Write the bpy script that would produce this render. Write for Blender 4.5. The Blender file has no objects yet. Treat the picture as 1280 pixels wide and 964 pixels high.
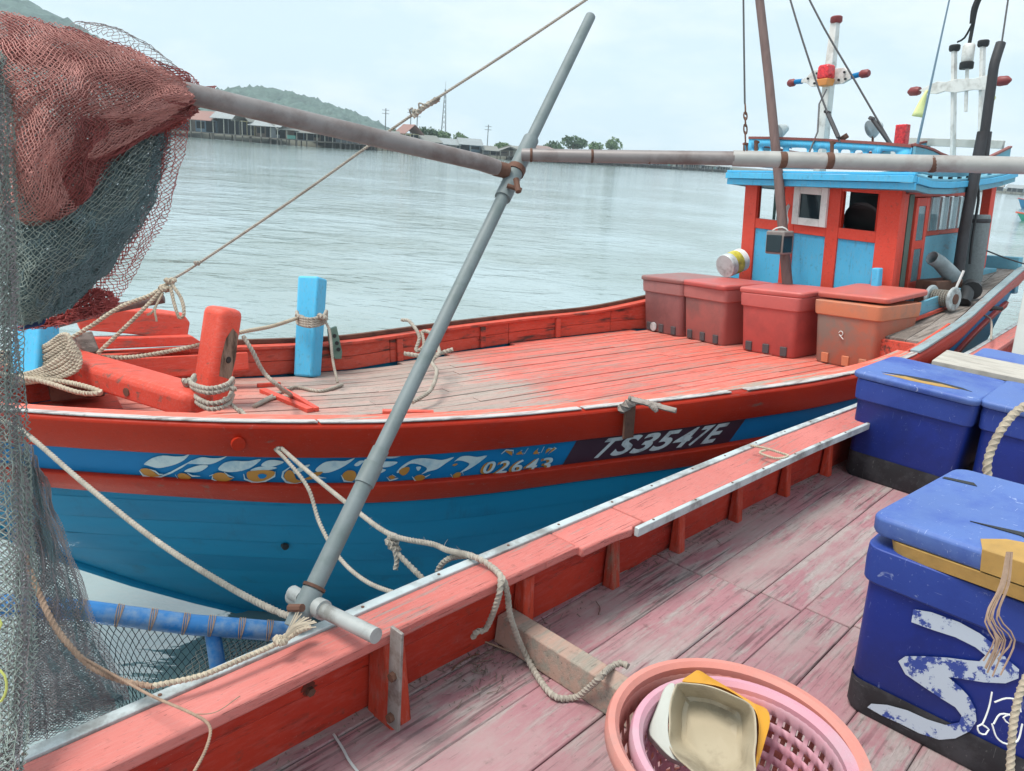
import bpy, bmesh, math, random
import numpy as np
from mathutils import Matrix, Vector
random.seed(7); RNG = np.random.default_rng(7)
SC = bpy.context.scene; COL = SC.collection
R_ = math.radians
# ------------------------------------------------------------------ camera
F = 963.0; PITCH = R_(17.0); ROLL = R_(4.5); CAM_Z = 3.0
cd = bpy.data.cameras.new('camera'); cam = bpy.data.objects.new('camera', cd); COL.objects.link(cam)
cd.sensor_width = 36; cd.lens = F/1280*36; cd.clip_start = .05; cd.clip_end = 20000
RM = Matrix.Rotation(math.pi/2-PITCH, 3, 'X') @ Matrix.Rotation(ROLL, 3, 'Z')
cam.matrix_world = Matrix.Translation((0, 0, CAM_Z)) @ RM.to_4x4()
SC.camera = cam
SC.view_settings.view_transform = 'Standard'; SC.view_settings.look = 'None'
SC.view_settings.exposure = 0.5; SC.view_settings.gamma = 1
# ------------------------------------------------------------------ light
SUN_EL, SUN_AZ = R_(66), R_(-104)          # azimuth from +Y towards +X
w = bpy.data.worlds.new('World'); SC.world = w; w.use_nodes = True
nt = w.node_tree; nt.nodes.clear()
def wn(t, **k):
    n = nt.nodes.new(t)
    for a, b in k.items(): setattr(n, a, b)
    return n
sky = wn('ShaderNodeTexSky', sky_type='NISHITA', sun_disc=False, sun_elevation=SUN_EL, sun_rotation=SUN_AZ,
         air_density=1.0, dust_density=4.0, ozone_density=1.5)
tc = wn('ShaderNodeTexCoord'); mp = wn('ShaderNodeMapping'); mp.inputs['Scale'].default_value = (1.6, 1.6, 4.5)
nz = wn('ShaderNodeTexNoise'); nz.inputs['Scale'].default_value = 2.2; nz.inputs['Detail'].default_value = 7; nz.inputs['Roughness'].default_value = .58
cr = wn('ShaderNodeValToRGB'); cr.color_ramp.elements[0].position = .47; cr.color_ramp.elements[1].position = .64
cr.color_ramp.elements[0].color = (6.8, 8.3, 9.0, 1); cr.color_ramp.elements[1].color = (9.0, 9.7, 10.1, 1)
mx = wn('ShaderNodeMix', data_type='RGBA'); mx.inputs[0].default_value = .82
bg = wn('ShaderNodeBackground'); bg.inputs['Strength'].default_value = .1
out = wn('ShaderNodeOutputWorld')
for a, b in ((tc.outputs['Generated'], mp.inputs[0]), (mp.outputs[0], nz.inputs['Vector']), (nz.outputs[0], cr.inputs[0]),
             (sky.outputs[0], mx.inputs[6]), (cr.outputs[0], mx.inputs[7]), (mx.outputs[2], bg.inputs[0]), (bg.outputs[0], out.inputs[0])):
    nt.links.new(a, b)
sd = bpy.data.lights.new('sun', 'SUN'); sd.energy = 2.8; sd.angle = R_(22); sd.color = (1, .96, .9)
so = bpy.data.objects.new('sun', sd); COL.objects.link(so)
sv = Vector((math.sin(SUN_AZ)*math.cos(SUN_EL), math.cos(SUN_AZ)*math.cos(SUN_EL), math.sin(SUN_EL)))
so.rotation_euler = sv.to_track_quat('Z', 'Y').to_euler(); so.location = sv*60
# ------------------------------------------------------------------ measuring helpers
RN = np.array(RM); ON = np.array([0, 0, CAM_Z])
def ray(u, v): return RN @ np.array([(u-640)/F, -(v-482)/F, -1.0])
def at_z(u, v, z): d = ray(u, v); return ON + d*(z-CAM_Z)/d[2]
def at_d(u, v, d): return ON + ray(u, v)*d
def proj(p):
    q = RN.T @ (np.asarray(p, float)-ON); return np.array([640+F*q[0]/-q[2], 482-F*q[1]/-q[2]])
# red boat's own frame: x towards the stern, y towards the far side, z up from its gunwale amidships
UU = -ray(628, 4500); UU /= np.linalg.norm(UU)
P0 = at_z(640, 519, 1.5)
AA = np.array([math.cos(R_(34)), math.sin(R_(34)), 0]); AA -= UU*(AA@UU); AA /= np.linalg.norm(AA); NN = np.cross(UU, AA)
MB3 = np.array([AA, NN, UU]); CB = MB3 @ (ON-P0)
BM = Matrix(((AA[0], NN[0], UU[0], P0[0]), (AA[1], NN[1], UU[1], P0[1]), (AA[2], NN[2], UU[2], P0[2]), (0, 0, 0, 1)))
def toB(p): return MB3 @ (np.asarray(p)-P0)
def fromB(b): return P0 + MB3.T @ np.asarray(b, float)
def bW(u, v, w): r = MB3@ray(u, v); return CB+r*(w-CB[2])/r[2]
def bT(u, v, t): r = MB3@ray(u, v); return CB+r*(t-CB[1])/r[1]
def bDk(u, v, off=.015):                # a point lying on the red boat's deck
    w = -.22
    for _ in range(6): q = bW(u, v, w+off); w = deck_w(q[0])
    return bW(u, v, w+off)
def bS(u, v, s): r = MB3@ray(u, v); return CB+r*(s-CB[0])/r[0]
# near boat's frame: x along the boat (away), y towards the other boat, z up
GA = R_(48); GM = Matrix.Rotation(GA, 4, 'Z')
GX = np.array([math.cos(GA), math.sin(GA), 0]); GY = np.array([-math.sin(GA), math.cos(GA), 0])
def toG(p): p = np.asarray(p); return np.array([p@GX, p@GY, p[2]])
def fromG(p): return GX*p[0]+GY*p[1]+np.array([0, 0, p[2]])
def gZ(u, v, z): return toG(at_z(u, v, z))
# ------------------------------------------------------------------ materials
def lin(h, k=1.0):
    h = h.lstrip('#'); c = [int(h[i:i+2], 16)/255 for i in (0, 2, 4)]
    return tuple(k*(x/12.92 if x <= .04045 else ((x+.055)/1.055)**2.4) for x in c)+(1,)
class Mat:
    def __init__(s, name):
        s.m = bpy.data.materials.new(name); s.m.use_nodes = True; s.t = s.m.node_tree; s.t.nodes.clear()
        s.out = s.n('ShaderNodeOutputMaterial'); s.p = s.n('ShaderNodeBsdfPrincipled'); s.l(s.p.outputs[0], s.out.inputs[0])
        s.tc = s.n('ShaderNodeTexCoord'); s.co = s.tc.outputs['Object']
    def n(s, t, **k):
        n = s.t.nodes.new(t)
        for a, b in k.items(): setattr(n, a, b)
        return n
    def l(s, a, b): s.t.links.new(a, b)
    def jitter(s):            # every piece gets its own stretch of grain
        oi = s.n('ShaderNodeObjectInfo'); m = s.n('ShaderNodeMath', operation='MULTIPLY'); m.inputs[1].default_value = 37
        s.l(oi.outputs['Random'], m.inputs[0]); a = s.n('ShaderNodeVectorMath', operation='ADD')
        s.l(s.co, a.inputs[0]); s.l(m.outputs[0], a.inputs[1]); s.co = a.outputs[0]; s.rnd = oi.outputs['Random']
    def noise(s, scale, stretch=(1, 1, 1), detail=5, rough=.6, dist=0):
        mp = s.n('ShaderNodeMapping'); mp.inputs['Scale'].default_value = stretch; s.l(s.co, mp.inputs[0])
        n = s.n('ShaderNodeTexNoise'); n.inputs['Scale'].default_value = scale; n.inputs['Detail'].default_value = detail
        n.inputs['Roughness'].default_value = rough; n.inputs['Distortion'].default_value = dist
        s.l(mp.outputs[0], n.inputs['Vector']); return n.outputs[0]
    def ramp(s, fac, a, b):
        r = s.n('ShaderNodeMapRange'); r.inputs[1].default_value = a; r.inputs[2].default_value = b; r.clamp = True
        s.l(fac, r.inputs[0]); return r.outputs[0]
    def mix(s, fac, a, b, blend='MIX'):
        m = s.n('ShaderNodeMix', data_type='RGBA', blend_type=blend)
        for v, i in ((fac, 0), (a, 6), (b, 7)):
            if isinstance(v, (tuple, list, float, int)): m.inputs[i].default_value = v
            else: s.l(v, m.inputs[i])
        return m.outputs[2]
    def math(s, op, a, b):
        m = s.n('ShaderNodeMath', operation=op)
        for v, i in ((a, 0), (b, 1)):
            if isinstance(v, (float, int)): m.inputs[i].default_value = v
            else: s.l(v, m.inputs[i])
        return m.outputs[0]
    def bump(s, h, strength=.3, dist=.01):
        b = s.n('ShaderNodeBump'); b.inputs['Strength'].default_value = strength; b.inputs['Distance'].default_value = dist
        s.l(h, b.inputs['Height'])
        if s.p.inputs['Normal'].links: s.l(s.p.inputs['Normal'].links[0].from_socket, b.inputs['Normal'])
        s.l(b.outputs[0], s.p.inputs['Normal'])
    def base(s, c):
        if isinstance(c, tuple): s.p.inputs['Base Color'].default_value = c
        else: s.l(c, s.p.inputs['Base Color'])
    def set(s, rough=.5, metal=0, spec=.5, **k):
        for n, v in (('Roughness', rough), ('Metallic', metal), ('Specular IOR Level', spec)):
            if isinstance(v, (float, int)): s.p.inputs[n].default_value = v
            else: s.l(v, s.p.inputs[n])
        for a, b in k.items(): s.p.inputs[a].default_value = b
def paint(name, c1, c2=None, wear='6b6158', amt=.35, grain=(1, 9, 9), scale=3, rough=.5, bump=.25, dirt=.5, crack=.5, grainline=0, chalk_=.45, specks=.35):
    """weathered paint on timber: two tones, worn patches along the grain, dark cracks, grime"""
    M = Mat(name); M.jitter(); c1 = lin(c1); c2 = lin(c2) if c2 else tuple(x*.8 for x in c1[:3])+(1,)
    big = M.noise(1.3, (1, 1, 1), 4); g = M.noise(scale, grain, 7, .65); fine = M.noise(scale*7, grain, 4, .7); spot = M.noise(26, (1, 1, 1), 3, .6)
    col = M.mix(M.ramp(big, .35, .68), c1, c2)
    k = M.math('ADD', g, M.math('MULTIPLY', M.math('SUBTRACT', big, .5), .55))
    worn = M.ramp(k, .72-amt*.5, .86-amt*.5)
    chalk = M.ramp(M.noise(scale*2.4, tuple(x*1.6 for x in grain), 5, .7), .48, .72); col = M.mix(M.math('MULTIPLY', chalk, chalk_), col, tuple(.55*x+.45*(.33+.3*c1[0])*y for x, y in zip(c1[:3], (1, .8, .76)))+(1,))
    wc = M.mix(fine, tuple(x*.55 for x in lin(wear)[:3])+(1,), tuple(min(1, x*1.45) for x in lin(wear)[:3])+(1,))
    col = M.mix(worn, col, wc)
    ck = M.ramp(fine, .36, .30); col = M.mix(M.math('MULTIPLY', ck, crack), col, lin('2a1f1a'))
    col = M.mix(M.math('MULTIPLY', M.ramp(spot, .6, .75), dirt*.6), col, lin('4a4038'))
    col = M.mix(M.math('MULTIPLY', M.ramp(M.noise(70, (1, 1, 1), 2), .68, .74), M.math('MULTIPLY', M.ramp(big, .45, .7), specks)), col, lin('d8c8bc'))
    lc = M.ramp(M.noise(scale*.9, tuple(x*(3.2 if x > 1 else 1) for x in grain), 4, .75, .3), .385, .345); col = M.mix(M.math('MULTIPLY', lc, crack*.8), col, lin('2c201c'))
    if grainline:
        gl = M.ramp(M.noise(1.5, (1.3, 38, 38), 4, .6, .1), .47, .39); zone = M.ramp(M.noise(1.3, (.7, 1.5, 1.5), 3), .36, .56)
        col = M.mix(M.math('MULTIPLY', M.math('MULTIPLY', gl, zone), grainline), col, lin('33262a'))
        dust = M.ramp(M.noise(2.6, (1, 1.6, 1.6), 7, .66), .45, .66); col = M.mix(M.math('MULTIPLY', dust, .7), col, lin('a08d8b'))
    v = M.math('ADD', M.math('MULTIPLY', M.rnd, .16), .92)
    hs = M.n('ShaderNodeHueSaturation'); M.l(col, hs.inputs['Color']); M.l(v, hs.inputs['Value']); M.base(hs.outputs[0])
    M.set(M.math('ADD', M.math('MULTIPLY', worn, .25), rough), spec=.18)
    M.bump(M.math('SUBTRACT', M.math('SUBTRACT', M.math('MULTIPLY', fine, .6), M.math('MULTIPLY', worn, .5)), M.math('MULTIPLY', lc, .8)), bump*1.4, .006)
    return M.m
def plain(name, c, rough=.5, metal=0, var=.15, scale=8, bump=0, spec=.5, dark=None, damt=.5, dscale=5, stretch=(1, 1, 1), scratch=None, stain=None):
    M = Mat(name); M.jitter(); c = lin(c); n = M.noise(scale, stretch, 6, .62)
    col = M.mix(n, tuple(x*(1-var*1.6) for x in c[:3])+(1,), tuple(min(1, x*(1+var*1.6)) for x in c[:3])+(1,))
    if dark: col = M.mix(M.math('MULTIPLY', M.ramp(M.noise(dscale, stretch, 7, .68), .48, .64), damt), col, lin(dark))
    if scratch:
        for sc, st in ((9, (1, 14, 1.5)), (9, (1.5, 1, 13)), (8, (11, 2, 1))):
            col = M.mix(M.math('MULTIPLY', M.ramp(M.noise(sc, st, 3, .55, 1.2), .70, .735), .5), col, lin(scratch))
        col = M.mix(M.math('MULTIPLY', M.ramp(M.noise(90, (1, 1, 1), 2), .68, .74), .25), col, lin(scratch))
    if stain: col = M.mix(M.math('MULTIPLY', M.ramp(M.noise(5, (1, 1, .12), 6, .7), .56, .72), .45), col, lin(stain))
    M.base(col); M.set(M.math('ADD', M.math('MULTIPLY', n, .3), rough-.15), metal, spec)
    if bump: M.bump(n, bump, .004)
    return M.m
# ------------------------------------------------------------------ geometry helpers
class MB:
    def __init__(s): s.v = []; s.f = []; s.mi = []; s.cur = 0; s.sm = False; s.fs = []
    def add(s, vs, fs):
        o = len(s.v); s.v += [tuple(map(float, p)) for p in vs]
        for f in fs: s.f.append([i+o for i in f]); s.mi.append(s.cur); s.fs.append(s.sm)
        return s
    def hexa(s, c):          # 8 corners: bottom loop 0-3, top loop 4-7
        return s.add(c, [(3, 2, 1, 0), (4, 5, 6, 7), (0, 1, 5, 4), (1, 2, 6, 5), (2, 3, 7, 6), (3, 0, 4, 7)])
    def box(s, x0, x1, y0, y1, z0, z1):
        return s.hexa([(x0, y0, z0), (x1, y0, z0), (x1, y1, z0), (x0, y1, z0), (x0, y0, z1), (x1, y0, z1), (x1, y1, z1), (x0, y1, z1)])
    def bar(s, p, q, wx, wy, ref=(0, 0, 1), w2=None):      # square bar from p to q
        p, q = np.asarray(p, float), np.asarray(q, float); d = q-p; d /= np.linalg.norm(d)
        a = np.cross(np.asarray(ref, float), d); a /= np.linalg.norm(a); b = np.cross(d, a); k = w2 or 1
        c = [p-a*wx/2-b*wy/2, p+a*wx/2-b*wy/2, p+a*wx/2+b*wy/2, p-a*wx/2+b*wy/2]
        e = [q-a*wx/2*k-b*wy/2*k, q+a*wx/2*k-b*wy/2*k, q+a*wx/2*k+b*wy/2*k, q-a*wx/2*k+b*wy/2*k]
        return s.hexa(c+e)
    def loft(s, rings, closed=True, cap=True):
        n = len(rings[0]); vs = [p for r in rings for p in r]; fs = []
        for i in range(len(rings)-1):
            for j in range(n if closed else n-1):
                k = (j+1) % n; fs.append((i*n+j, i*n+k, (i+1)*n+k, (i+1)*n+j))
        if cap and closed: fs.append(tuple(range(n-1, -1, -1))); fs.append(tuple((len(rings)-1)*n+j for j in range(n)))
        return s.add(vs, fs)
    def grid(s, P):
        P = np.asarray(P); n, m = P.shape[:2]
        return s.add(P.reshape(-1, 3), [(i*m+j, i*m+j+1, (i+1)*m+j+1, (i+1)*m+j) for i in range(n-1) for j in range(m-1)])
    def tube(s, pts, r, n=10, cap=True):
        pts = [np.asarray(p, float) for p in pts]; rings = []; a = None
        rr = r if hasattr(r, '__len__') else [r]*len(pts)
        for i, p in enumerate(pts):
            d = pts[min(i+1, len(pts)-1)]-pts[max(i-1, 0)]; d /= np.linalg.norm(d)+1e-12
            if a is None:
                a = np.cross(d, (0, 0, 1) if abs(d[2]) < .9 else (1, 0, 0))
            a = a-d*(a@d); a /= np.linalg.norm(a); b = np.cross(d, a)
            rings.append([p+rr[i]*(a*math.cos(t)+b*math.sin(t)) for t in np.arange(n)*2*math.pi/n])
        s.sm = True; s.loft(rings, True, cap); s.sm = False; return s
    def lathe(s, prof, c=(0, 0, 0), n=24, sm=True):   # profile of (r, z)
        s.sm = sm; s.loft([[(c[0]+r*math.cos(t), c[1]+r*math.sin(t), c[2]+z) for t in np.arange(n)*2*math.pi/n] for r, z in prof], True, True); s.sm = False; return s
    def prism(s, poly, off):       # polygon of 3D points pushed along off
        n = len(poly); a = [np.asarray(p, float) for p in poly]; b = [p+np.asarray(off, float) for p in a]
        return s.add(a+b, [tuple(range(n-1, -1, -1)), tuple(range(n, 2*n))]+[(i, (i+1) % n, n+(i+1) % n, n+i) for i in range(n)])
    def build(s, name, mat, parent=None, bevel=0, seg=2, kind=None, label=None, solid=0, smooth=False, origin=None, fix=True):
        me = bpy.data.meshes.new(name); vs = s.v
        if origin is not None: vs = [tuple(np.asarray(v)-origin) for v in vs]
        me.from_pydata(vs, [], s.f)
        mats = mat if isinstance(mat, (list, tuple)) else [mat]
        for m in mats: me.materials.append(m)
        me.polygons.foreach_set('material_index', [min(i, len(mats)-1) for i in s.mi])
        me.polygons.foreach_set('use_smooth', [bool(x or smooth) for x in s.fs])
        if fix:
            bm = bmesh.new(); bm.from_mesh(me); bmesh.ops.recalc_face_normals(bm, faces=bm.faces); bm.to_mesh(me); bm.free()
        if smooth is not True: me.set_sharp_from_angle(angle=R_(38))
        o = bpy.data.objects.new(name, me); COL.objects.link(o)
        if parent: o.parent = parent
        if origin is not None: o.location = origin
        if kind: o['kind'] = kind
        if label: o['label'] = label
        if solid:
            m = o.modifiers.new('solid', 'SOLIDIFY'); m.thickness = solid; m.offset = 0
        if bevel:
            m = o.modifiers.new('bevel', 'BEVEL'); m.width = bevel; m.segments = seg; m.limit_method = 'ANGLE'; m.angle_limit = R_(35)
        return o
def tag(o, label=None, cat=None, group=None, kind=None):
    for k, v in (('label', label), ('category', cat), ('group', group), ('kind', kind)):
        if v: o[k] = v
    return o
def thing(name, label, cat, mat=None, group=None):
    o = bpy.data.objects.new(name, None); COL.objects.link(o); o.empty_display_size = .1
    if mat is not None: o.matrix_world = mat
    return tag(o, label, cat, group)
def at_b(s, t, w): return BM @ Matrix.Translation((s, t, w))
def dup(o, parent=None):
    c = o.copy(); COL.objects.link(c)
    if parent is not None:
        c.parent = parent; c.matrix_parent_inverse = o.matrix_parent_inverse.copy()
    for k in list(o.children): dup(k, c)
    return c
def catmull(pts, step):
    P = [np.asarray(p, float) for p in pts]
    if len(P) == 2: n = max(2, int(np.linalg.norm(P[1]-P[0])/step)); return [P[0]+(P[1]-P[0])*i/n for i in range(n+1)]
    Q = [2*P[0]-P[1]]+P+[2*P[-1]-P[-2]]; out_ = []
    for i in range(1, len(Q)-2):
        a, b, c, d = Q[i-1:i+3]; n = max(1, int(np.linalg.norm(c-b)/step))
        for k in range(n):
            t = k/n; out_.append(.5*(2*b+(c-a)*t+(2*a-5*b+4*c-d)*t*t+(3*b-a-3*c+d)*t**3))
    return out_+[P[-1]]
def rope_mb(mb, pts, r, pitch=None, n=9, strands=3, fray=0):
    """laid rope: a three-lobed section that turns along its length"""
    pitch = pitch or r*5.2; P = catmull(pts, max(r*.7, pitch/8)); rings = []; a = None; L = 0
    for i, p in enumerate(P):
        if i: L += np.linalg.norm(p-P[i-1])
        d = P[min(i+1, len(P)-1)]-P[max(i-1, 0)]; d /= np.linalg.norm(d)+1e-12
        if a is None: a = np.cross(d, (0, 0, 1) if abs(d[2]) < .9 else (1, 0, 0))
        a = a-d*(a@d); a /= np.linalg.norm(a)+1e-12; b = np.cross(d, a); ph = 2*math.pi*L/pitch
        rings.append([p+r*(1+.14*math.cos(strands*t))*(a*math.cos(t+ph)+b*math.sin(t+ph)) for t in np.arange(n)*2*math.pi/n])
    mb.sm = True; mb.loft(rings, True, True); mb.sm = False
    for _ in range(int(fray)):
        p = P[random.randrange(len(P))]; q = p+np.array([random.uniform(-1, 1) for _ in range(3)])*r*2.6
        mb.tube([p, (p+q)/2+np.array([0, 0, r*.3]), q], [r*.08, r*.07, r*.04], 3)
    return mb
def knot(mb, c, r, n=3, rr=None):
    c = np.asarray(c, float); rr = rr or r*1.25
    for k in range(n):
        a = random.uniform(0, 6.3); u = np.array([math.cos(a), math.sin(a), random.uniform(-.6, .6)]); u /= np.linalg.norm(u)
        v = np.cross(u, (0.3, .2, 1)); v /= np.linalg.norm(v); o = np.array([random.uniform(-.5, .5) for _ in range(3)])*r
        rope_mb(mb, [c+o+rr*1.3*(u*math.cos(t)+v*math.sin(t)) for t in np.linspace(0, 6.0, 9)], r)
def rope(name, label, pts, r, mat, cat='rope', pitch=None, group=None, knots=(), fray=0, extra=None):
    mb = MB(); rope_mb(mb, pts, r, pitch, fray=fray)
    for k in knots: knot(mb, k, r)
    for e in (extra or []): rope_mb(mb, e[0], e[1] if len(e) > 1 else r)
    o = mb.build(name, mat, origin=np.asarray(pts[0], float), fix=False); return tag(o, label, cat, group)
# ------------------------------------------------------------------ water, hills, far shore
WATER_Z = -.18
def water_mat():
    M = Mat('water'); M.set(.07, 0, .5, IOR=3.3)
    b = M.mix(M.ramp(M.noise(.09, (1, 1, 1), 4), .4, .62), lin('7f9188', .78), lin('9db0b2', .9)); M.base(b)
    s1 = M.noise(.55, (1, 1.6, 1), 3, .5, .6); s2 = M.noise(2.1, (.8, 1.7, 1), 4, .55, .4); s3 = M.noise(.17, (1, 1.4, 1), 2, .5)
    h = M.math('ADD', M.math('ADD', s1, M.math('MULTIPLY', s2, .33)), M.math('MULTIPLY', s3, 1.2))
    M.bump(h, 1.0, .085); return M.m
mb = MB(); mb.add([(-600, -60, WATER_Z), (1100, -60, WATER_Z), (1100, 1100, WATER_Z), (-600, 1100, WATER_Z)], [(0, 1, 2, 3)])
tag(mb.build('water', water_mat()), kind='structure')
M_FOREST = plain('forest', '52685f', .9, 0, .35, .09, dark='3a4c46', damt=.8, dscale=.05)
M_LEAF = [plain('leaves_dark', '4c6444', .8, 0, .3, 1.5), plain('leaves_mid', '647d52', .8, 0, .3, 1.5)]
M_TRUNK = plain('bark', '6a5a4a', .9)
def hill(name, prof, dist, depth):
    """ridge whose skyline passes the measured points; wooded bumps are real relief"""
    us = np.arange(prof[0][0], prof[-1][0]+.1, 2.0); vs = np.interp(us, [p[0] for p in prof], [p[1] for p in prof])
    top = []
    for u, v in zip(us, vs):
        d = ray(u, v); k = dist/d[1]; top.append(ON+d*k)
    top = np.array(top); n = len(us); rows = 36; P = np.zeros((rows, n, 3)); zb = -2.0
    for i in range(rows):
        f = i/(rows-1)
        if f < .7: g = f/.7; P[i] = top; P[i, :, 1] = top[:, 1]-depth*(1-g); P[i, :, 2] = zb+(top[:, 2]-zb)*np.sin(g*math.pi/2)**.9
        else: g = (f-.7)/.3; P[i] = top; P[i, :, 1] = top[:, 1]+depth*g; P[i, :, 2] = zb+(top[:, 2]-zb)*np.cos(g*math.pi/2)
    r = np.random.default_rng(3)
    amp = np.clip((P[:, :, 2]-zb)/12, 0, 1)
    P[:, :, 2] += amp*(r.normal(0, 1.1, P.shape[:2])+np.abs(r.normal(0, 1.3, P.shape[:2]))); P[:, :, 1] += r.normal(0, 1.5, P.shape[:2])
    tag(MB().grid(P).build(name, M_FOREST, smooth=True), kind='structure')
hill('hills', [(-260, 60), (-120, 22), (-20, 3), (20, -1), (75, 26), (110, 50), (170, 92), (215, 124), (245, 132), (280, 129), (303, 119), (330, 113), (348, 115), (375, 121), (410, 132), (440, 143), (462, 152), (480, 163), (500, 176)], 760, 210)
SHORE = [(60, 158), (235, 171.5), (300, 177), (345, 181), (420, 186), (480, 189), (560, 194.5), (620, 199), (660, 202), (800, 209), (910, 216), (1010, 223), (1240, 241), (1300, 246)]
def shore(u): return at_z(u, float(np.interp(u, [p[0] for p in SHORE], [p[1] for p in SHORE])), WATER_Z)
mb = MB(); P = [[], [], [], []]
for u in range(40, 1320, 10):
    p = shore(u); d = (p-ON)*np.array([1, 1, 0]); d /= np.linalg.norm(d)
    P[0].append(p+d*7+np.array([0, 0, -.6])); P[1].append(p+d*11+np.array([0, 0, 1.1])); P[2].append(p+d*60+np.array([0, 0, 1.6])); P[3].append(p+d*700+np.array([0, 0, 3]))
tag(MB().grid(np.array(P)).build('riverbank', plain('bank_earth', '57584c', .9, 0, .3, .3)), kind='structure')
M_WALLS = [plain('wall_'+n, c, .85, 0, .15, 1.2, dark='4a4a48', damt=.4) for n, c in (('grey_board', '7d8488'), ('pale_board', 'b0b0a4'), ('blue_board', '6c8494'), ('brown_board', '6f6358'), ('cream', 'b9b08c'), ('green', '5f9488'))]
M_ROOFS = [plain('roof_'+n, c, .7, 0, .15, .8, dark='6a5648', damt=.5) for n, c in (('zinc', '8f9799'), ('fibre', '7e817c'), ('rust', '86706a'), ('red_tile', '8f6a62'))]
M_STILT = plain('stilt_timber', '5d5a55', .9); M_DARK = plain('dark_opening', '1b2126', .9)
def stilt_house(u0, u1, hpx, wi, ri, label, gable=True, back=1.0, openp=.5):
    a, b = shore(u0), shore(u1); x = b-a; W_ = np.linalg.norm(x); yaw = math.atan2(x[1], x[0])
    d = np.linalg.norm((a+b)/2-ON); H = hpx/F*d*.98; ph = min(1.5, H*.3); D = max(5, W_*.7)
    t = thing('stilt_house', label, 'house', Matrix.Translation(tuple((a+b)/2)) @ Matrix.Rotation(yaw, 4, 'Z') @ Matrix.Translation((0, 1.0+back, 0)), 'stilt houses along the far shore')
    MB().box(-W_/2-.3, W_/2+.3, -1.2, D, ph-.18, ph).build('platform', M_STILT, t)
    n = max(3, int(W_/1.8))
    for i in range(n):
        x0 = -W_/2+W_*i/(n-1); MB().box(x0-.11, x0+.11, -1.0, -.78, -.8, ph-.19).build('stilt', M_STILT, t)
        if i % 2: MB().box(x0-.11, x0+.11, 2, 2.22, -.8, ph-.19).build('stilt', M_STILT, t)
    eh = H*.68; ov = .5; k = W_*openp
    m = MB(); m.box(-W_/2, W_/2, .8, D, ph+.01, eh)
    m.build('wall', M_WALLS[wi], t)
    # front: boarded bays and open verandah bays with posts
    nb = max(2, int(W_/2.4))
    for i in range(nb):
        x0 = -W_/2+W_*i/nb; x1 = -W_/2+W_*(i+1)/nb; r = random.random()
        MB().box(x0-.07, x0+.07, -1.0, -.86, ph+.01, eh).build('post', M_WALLS[1], t)
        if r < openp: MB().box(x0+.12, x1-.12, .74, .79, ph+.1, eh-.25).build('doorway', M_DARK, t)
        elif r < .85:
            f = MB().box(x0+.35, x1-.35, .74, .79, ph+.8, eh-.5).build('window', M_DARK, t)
        else: MB().box(x0+.1, x1-.1, -.9, -.82, ph+.02, ph+.9).build('railing', M_WALLS[random.choice((0, 1, 2, 5))], t)
    m = MB()
    if gable: m.prism([(-W_/2-ov, -1.6, eh-.15), (-W_/2-ov, D/2, H), (-W_/2-ov, D+.5, eh), (-W_/2-ov, D+.5, eh-.12), (-W_/2-ov, D/2, H-.14), (-W_/2-ov, -1.6, eh-.27)], (W_+2*ov, 0, 0))
    else: m.prism([(-W_/2-ov, -1.7, eh-.1), (0, -1.7, H), (W_/2+ov, -1.7, eh-.1), (W_/2+ov, -1.7, eh-.25), (0, -1.7, H-.15), (-W_/2-ov, -1.7, eh-.25)], (0, D+2, 0))
    m.build('roof', M_ROOFS[ri], t); return t
HOUSES = [(128, 176, 34, 0, 1, 1), (178, 232, 36, 3, 3, 1), (236, 262, 30, 2, 3, 1), (264, 291, 36, 0, 0, 1), (291, 309, 34, 4, 1, 0), (311, 348, 30, 3, 0, 1), (349, 372, 27, 0, 1, 1), (373, 398, 24, 2, 1, 1),
          (399, 428, 24, 3, 0, 1), (430, 458, 23, 0, 1, 1), (460, 488, 22, 2, 0, 1), (490, 507, 24, 3, 1, 1), (508, 528, 33, 4, 3, 0), (530, 552, 22, 0, 1, 1), (553, 574, 20, 1, 0, 1), (575, 602, 22, 2, 0, 1),
          (604, 622, 15, 0, 1, 1), (626, 648, 16, 3, 1, 0), (652, 676, 17, 1, 1, 1), (680, 704, 19, 1, 2, 1), (708, 730, 12, 0, 1, 1), (733, 752, 11, 2, 0, 1), (756, 776, 12, 3, 1, 0), (779, 796, 11, 1, 0, 1), (799, 818, 12, 0, 1, 1),
          (821, 838, 12, 2, 2, 1), (841, 858, 10, 1, 1, 0), (861, 878, 11, 3, 0, 1), (881, 897, 10, 0, 1, 1), (900, 916, 10, 2, 0, 1), (1214, 1232, 10, 1, 2, 1), (1236, 1252, 10, 2, 1, 1), (1256, 1276, 10, 0, 0, 1)]
wn_ = ['grey', 'pale', 'blue-grey', 'brown', 'cream', 'green']; rn_ = ['zinc', 'fibre', 'rusty', 'red tile']
side_ = lambda u: 'behind the nets' if u < 236 else 'below the hill' if u < 430 else 'behind the left pipe' if u < 640 else 'under the right pipe' if u < 1000 else 'beyond the stern'
cnt = {}
for i, (u0, u1, h, wi, ri, g) in enumerate(HOUSES):
    key = (wi, ri, g, side_(u0)); cnt[key] = cnt.get(key, 0)+1
    q = ['', 'second ', 'third ', 'fourth '][cnt[key]-1]
    stilt_house(u0, u1, h, wi, ri, f'{q}{wn_[wi]} stilt house, {rn_[ri]} {"eaves" if g else "gable"} facing us, {side_(u0)}, from the left', bool(g), .8 if u0 < 640 else .2)
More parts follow.
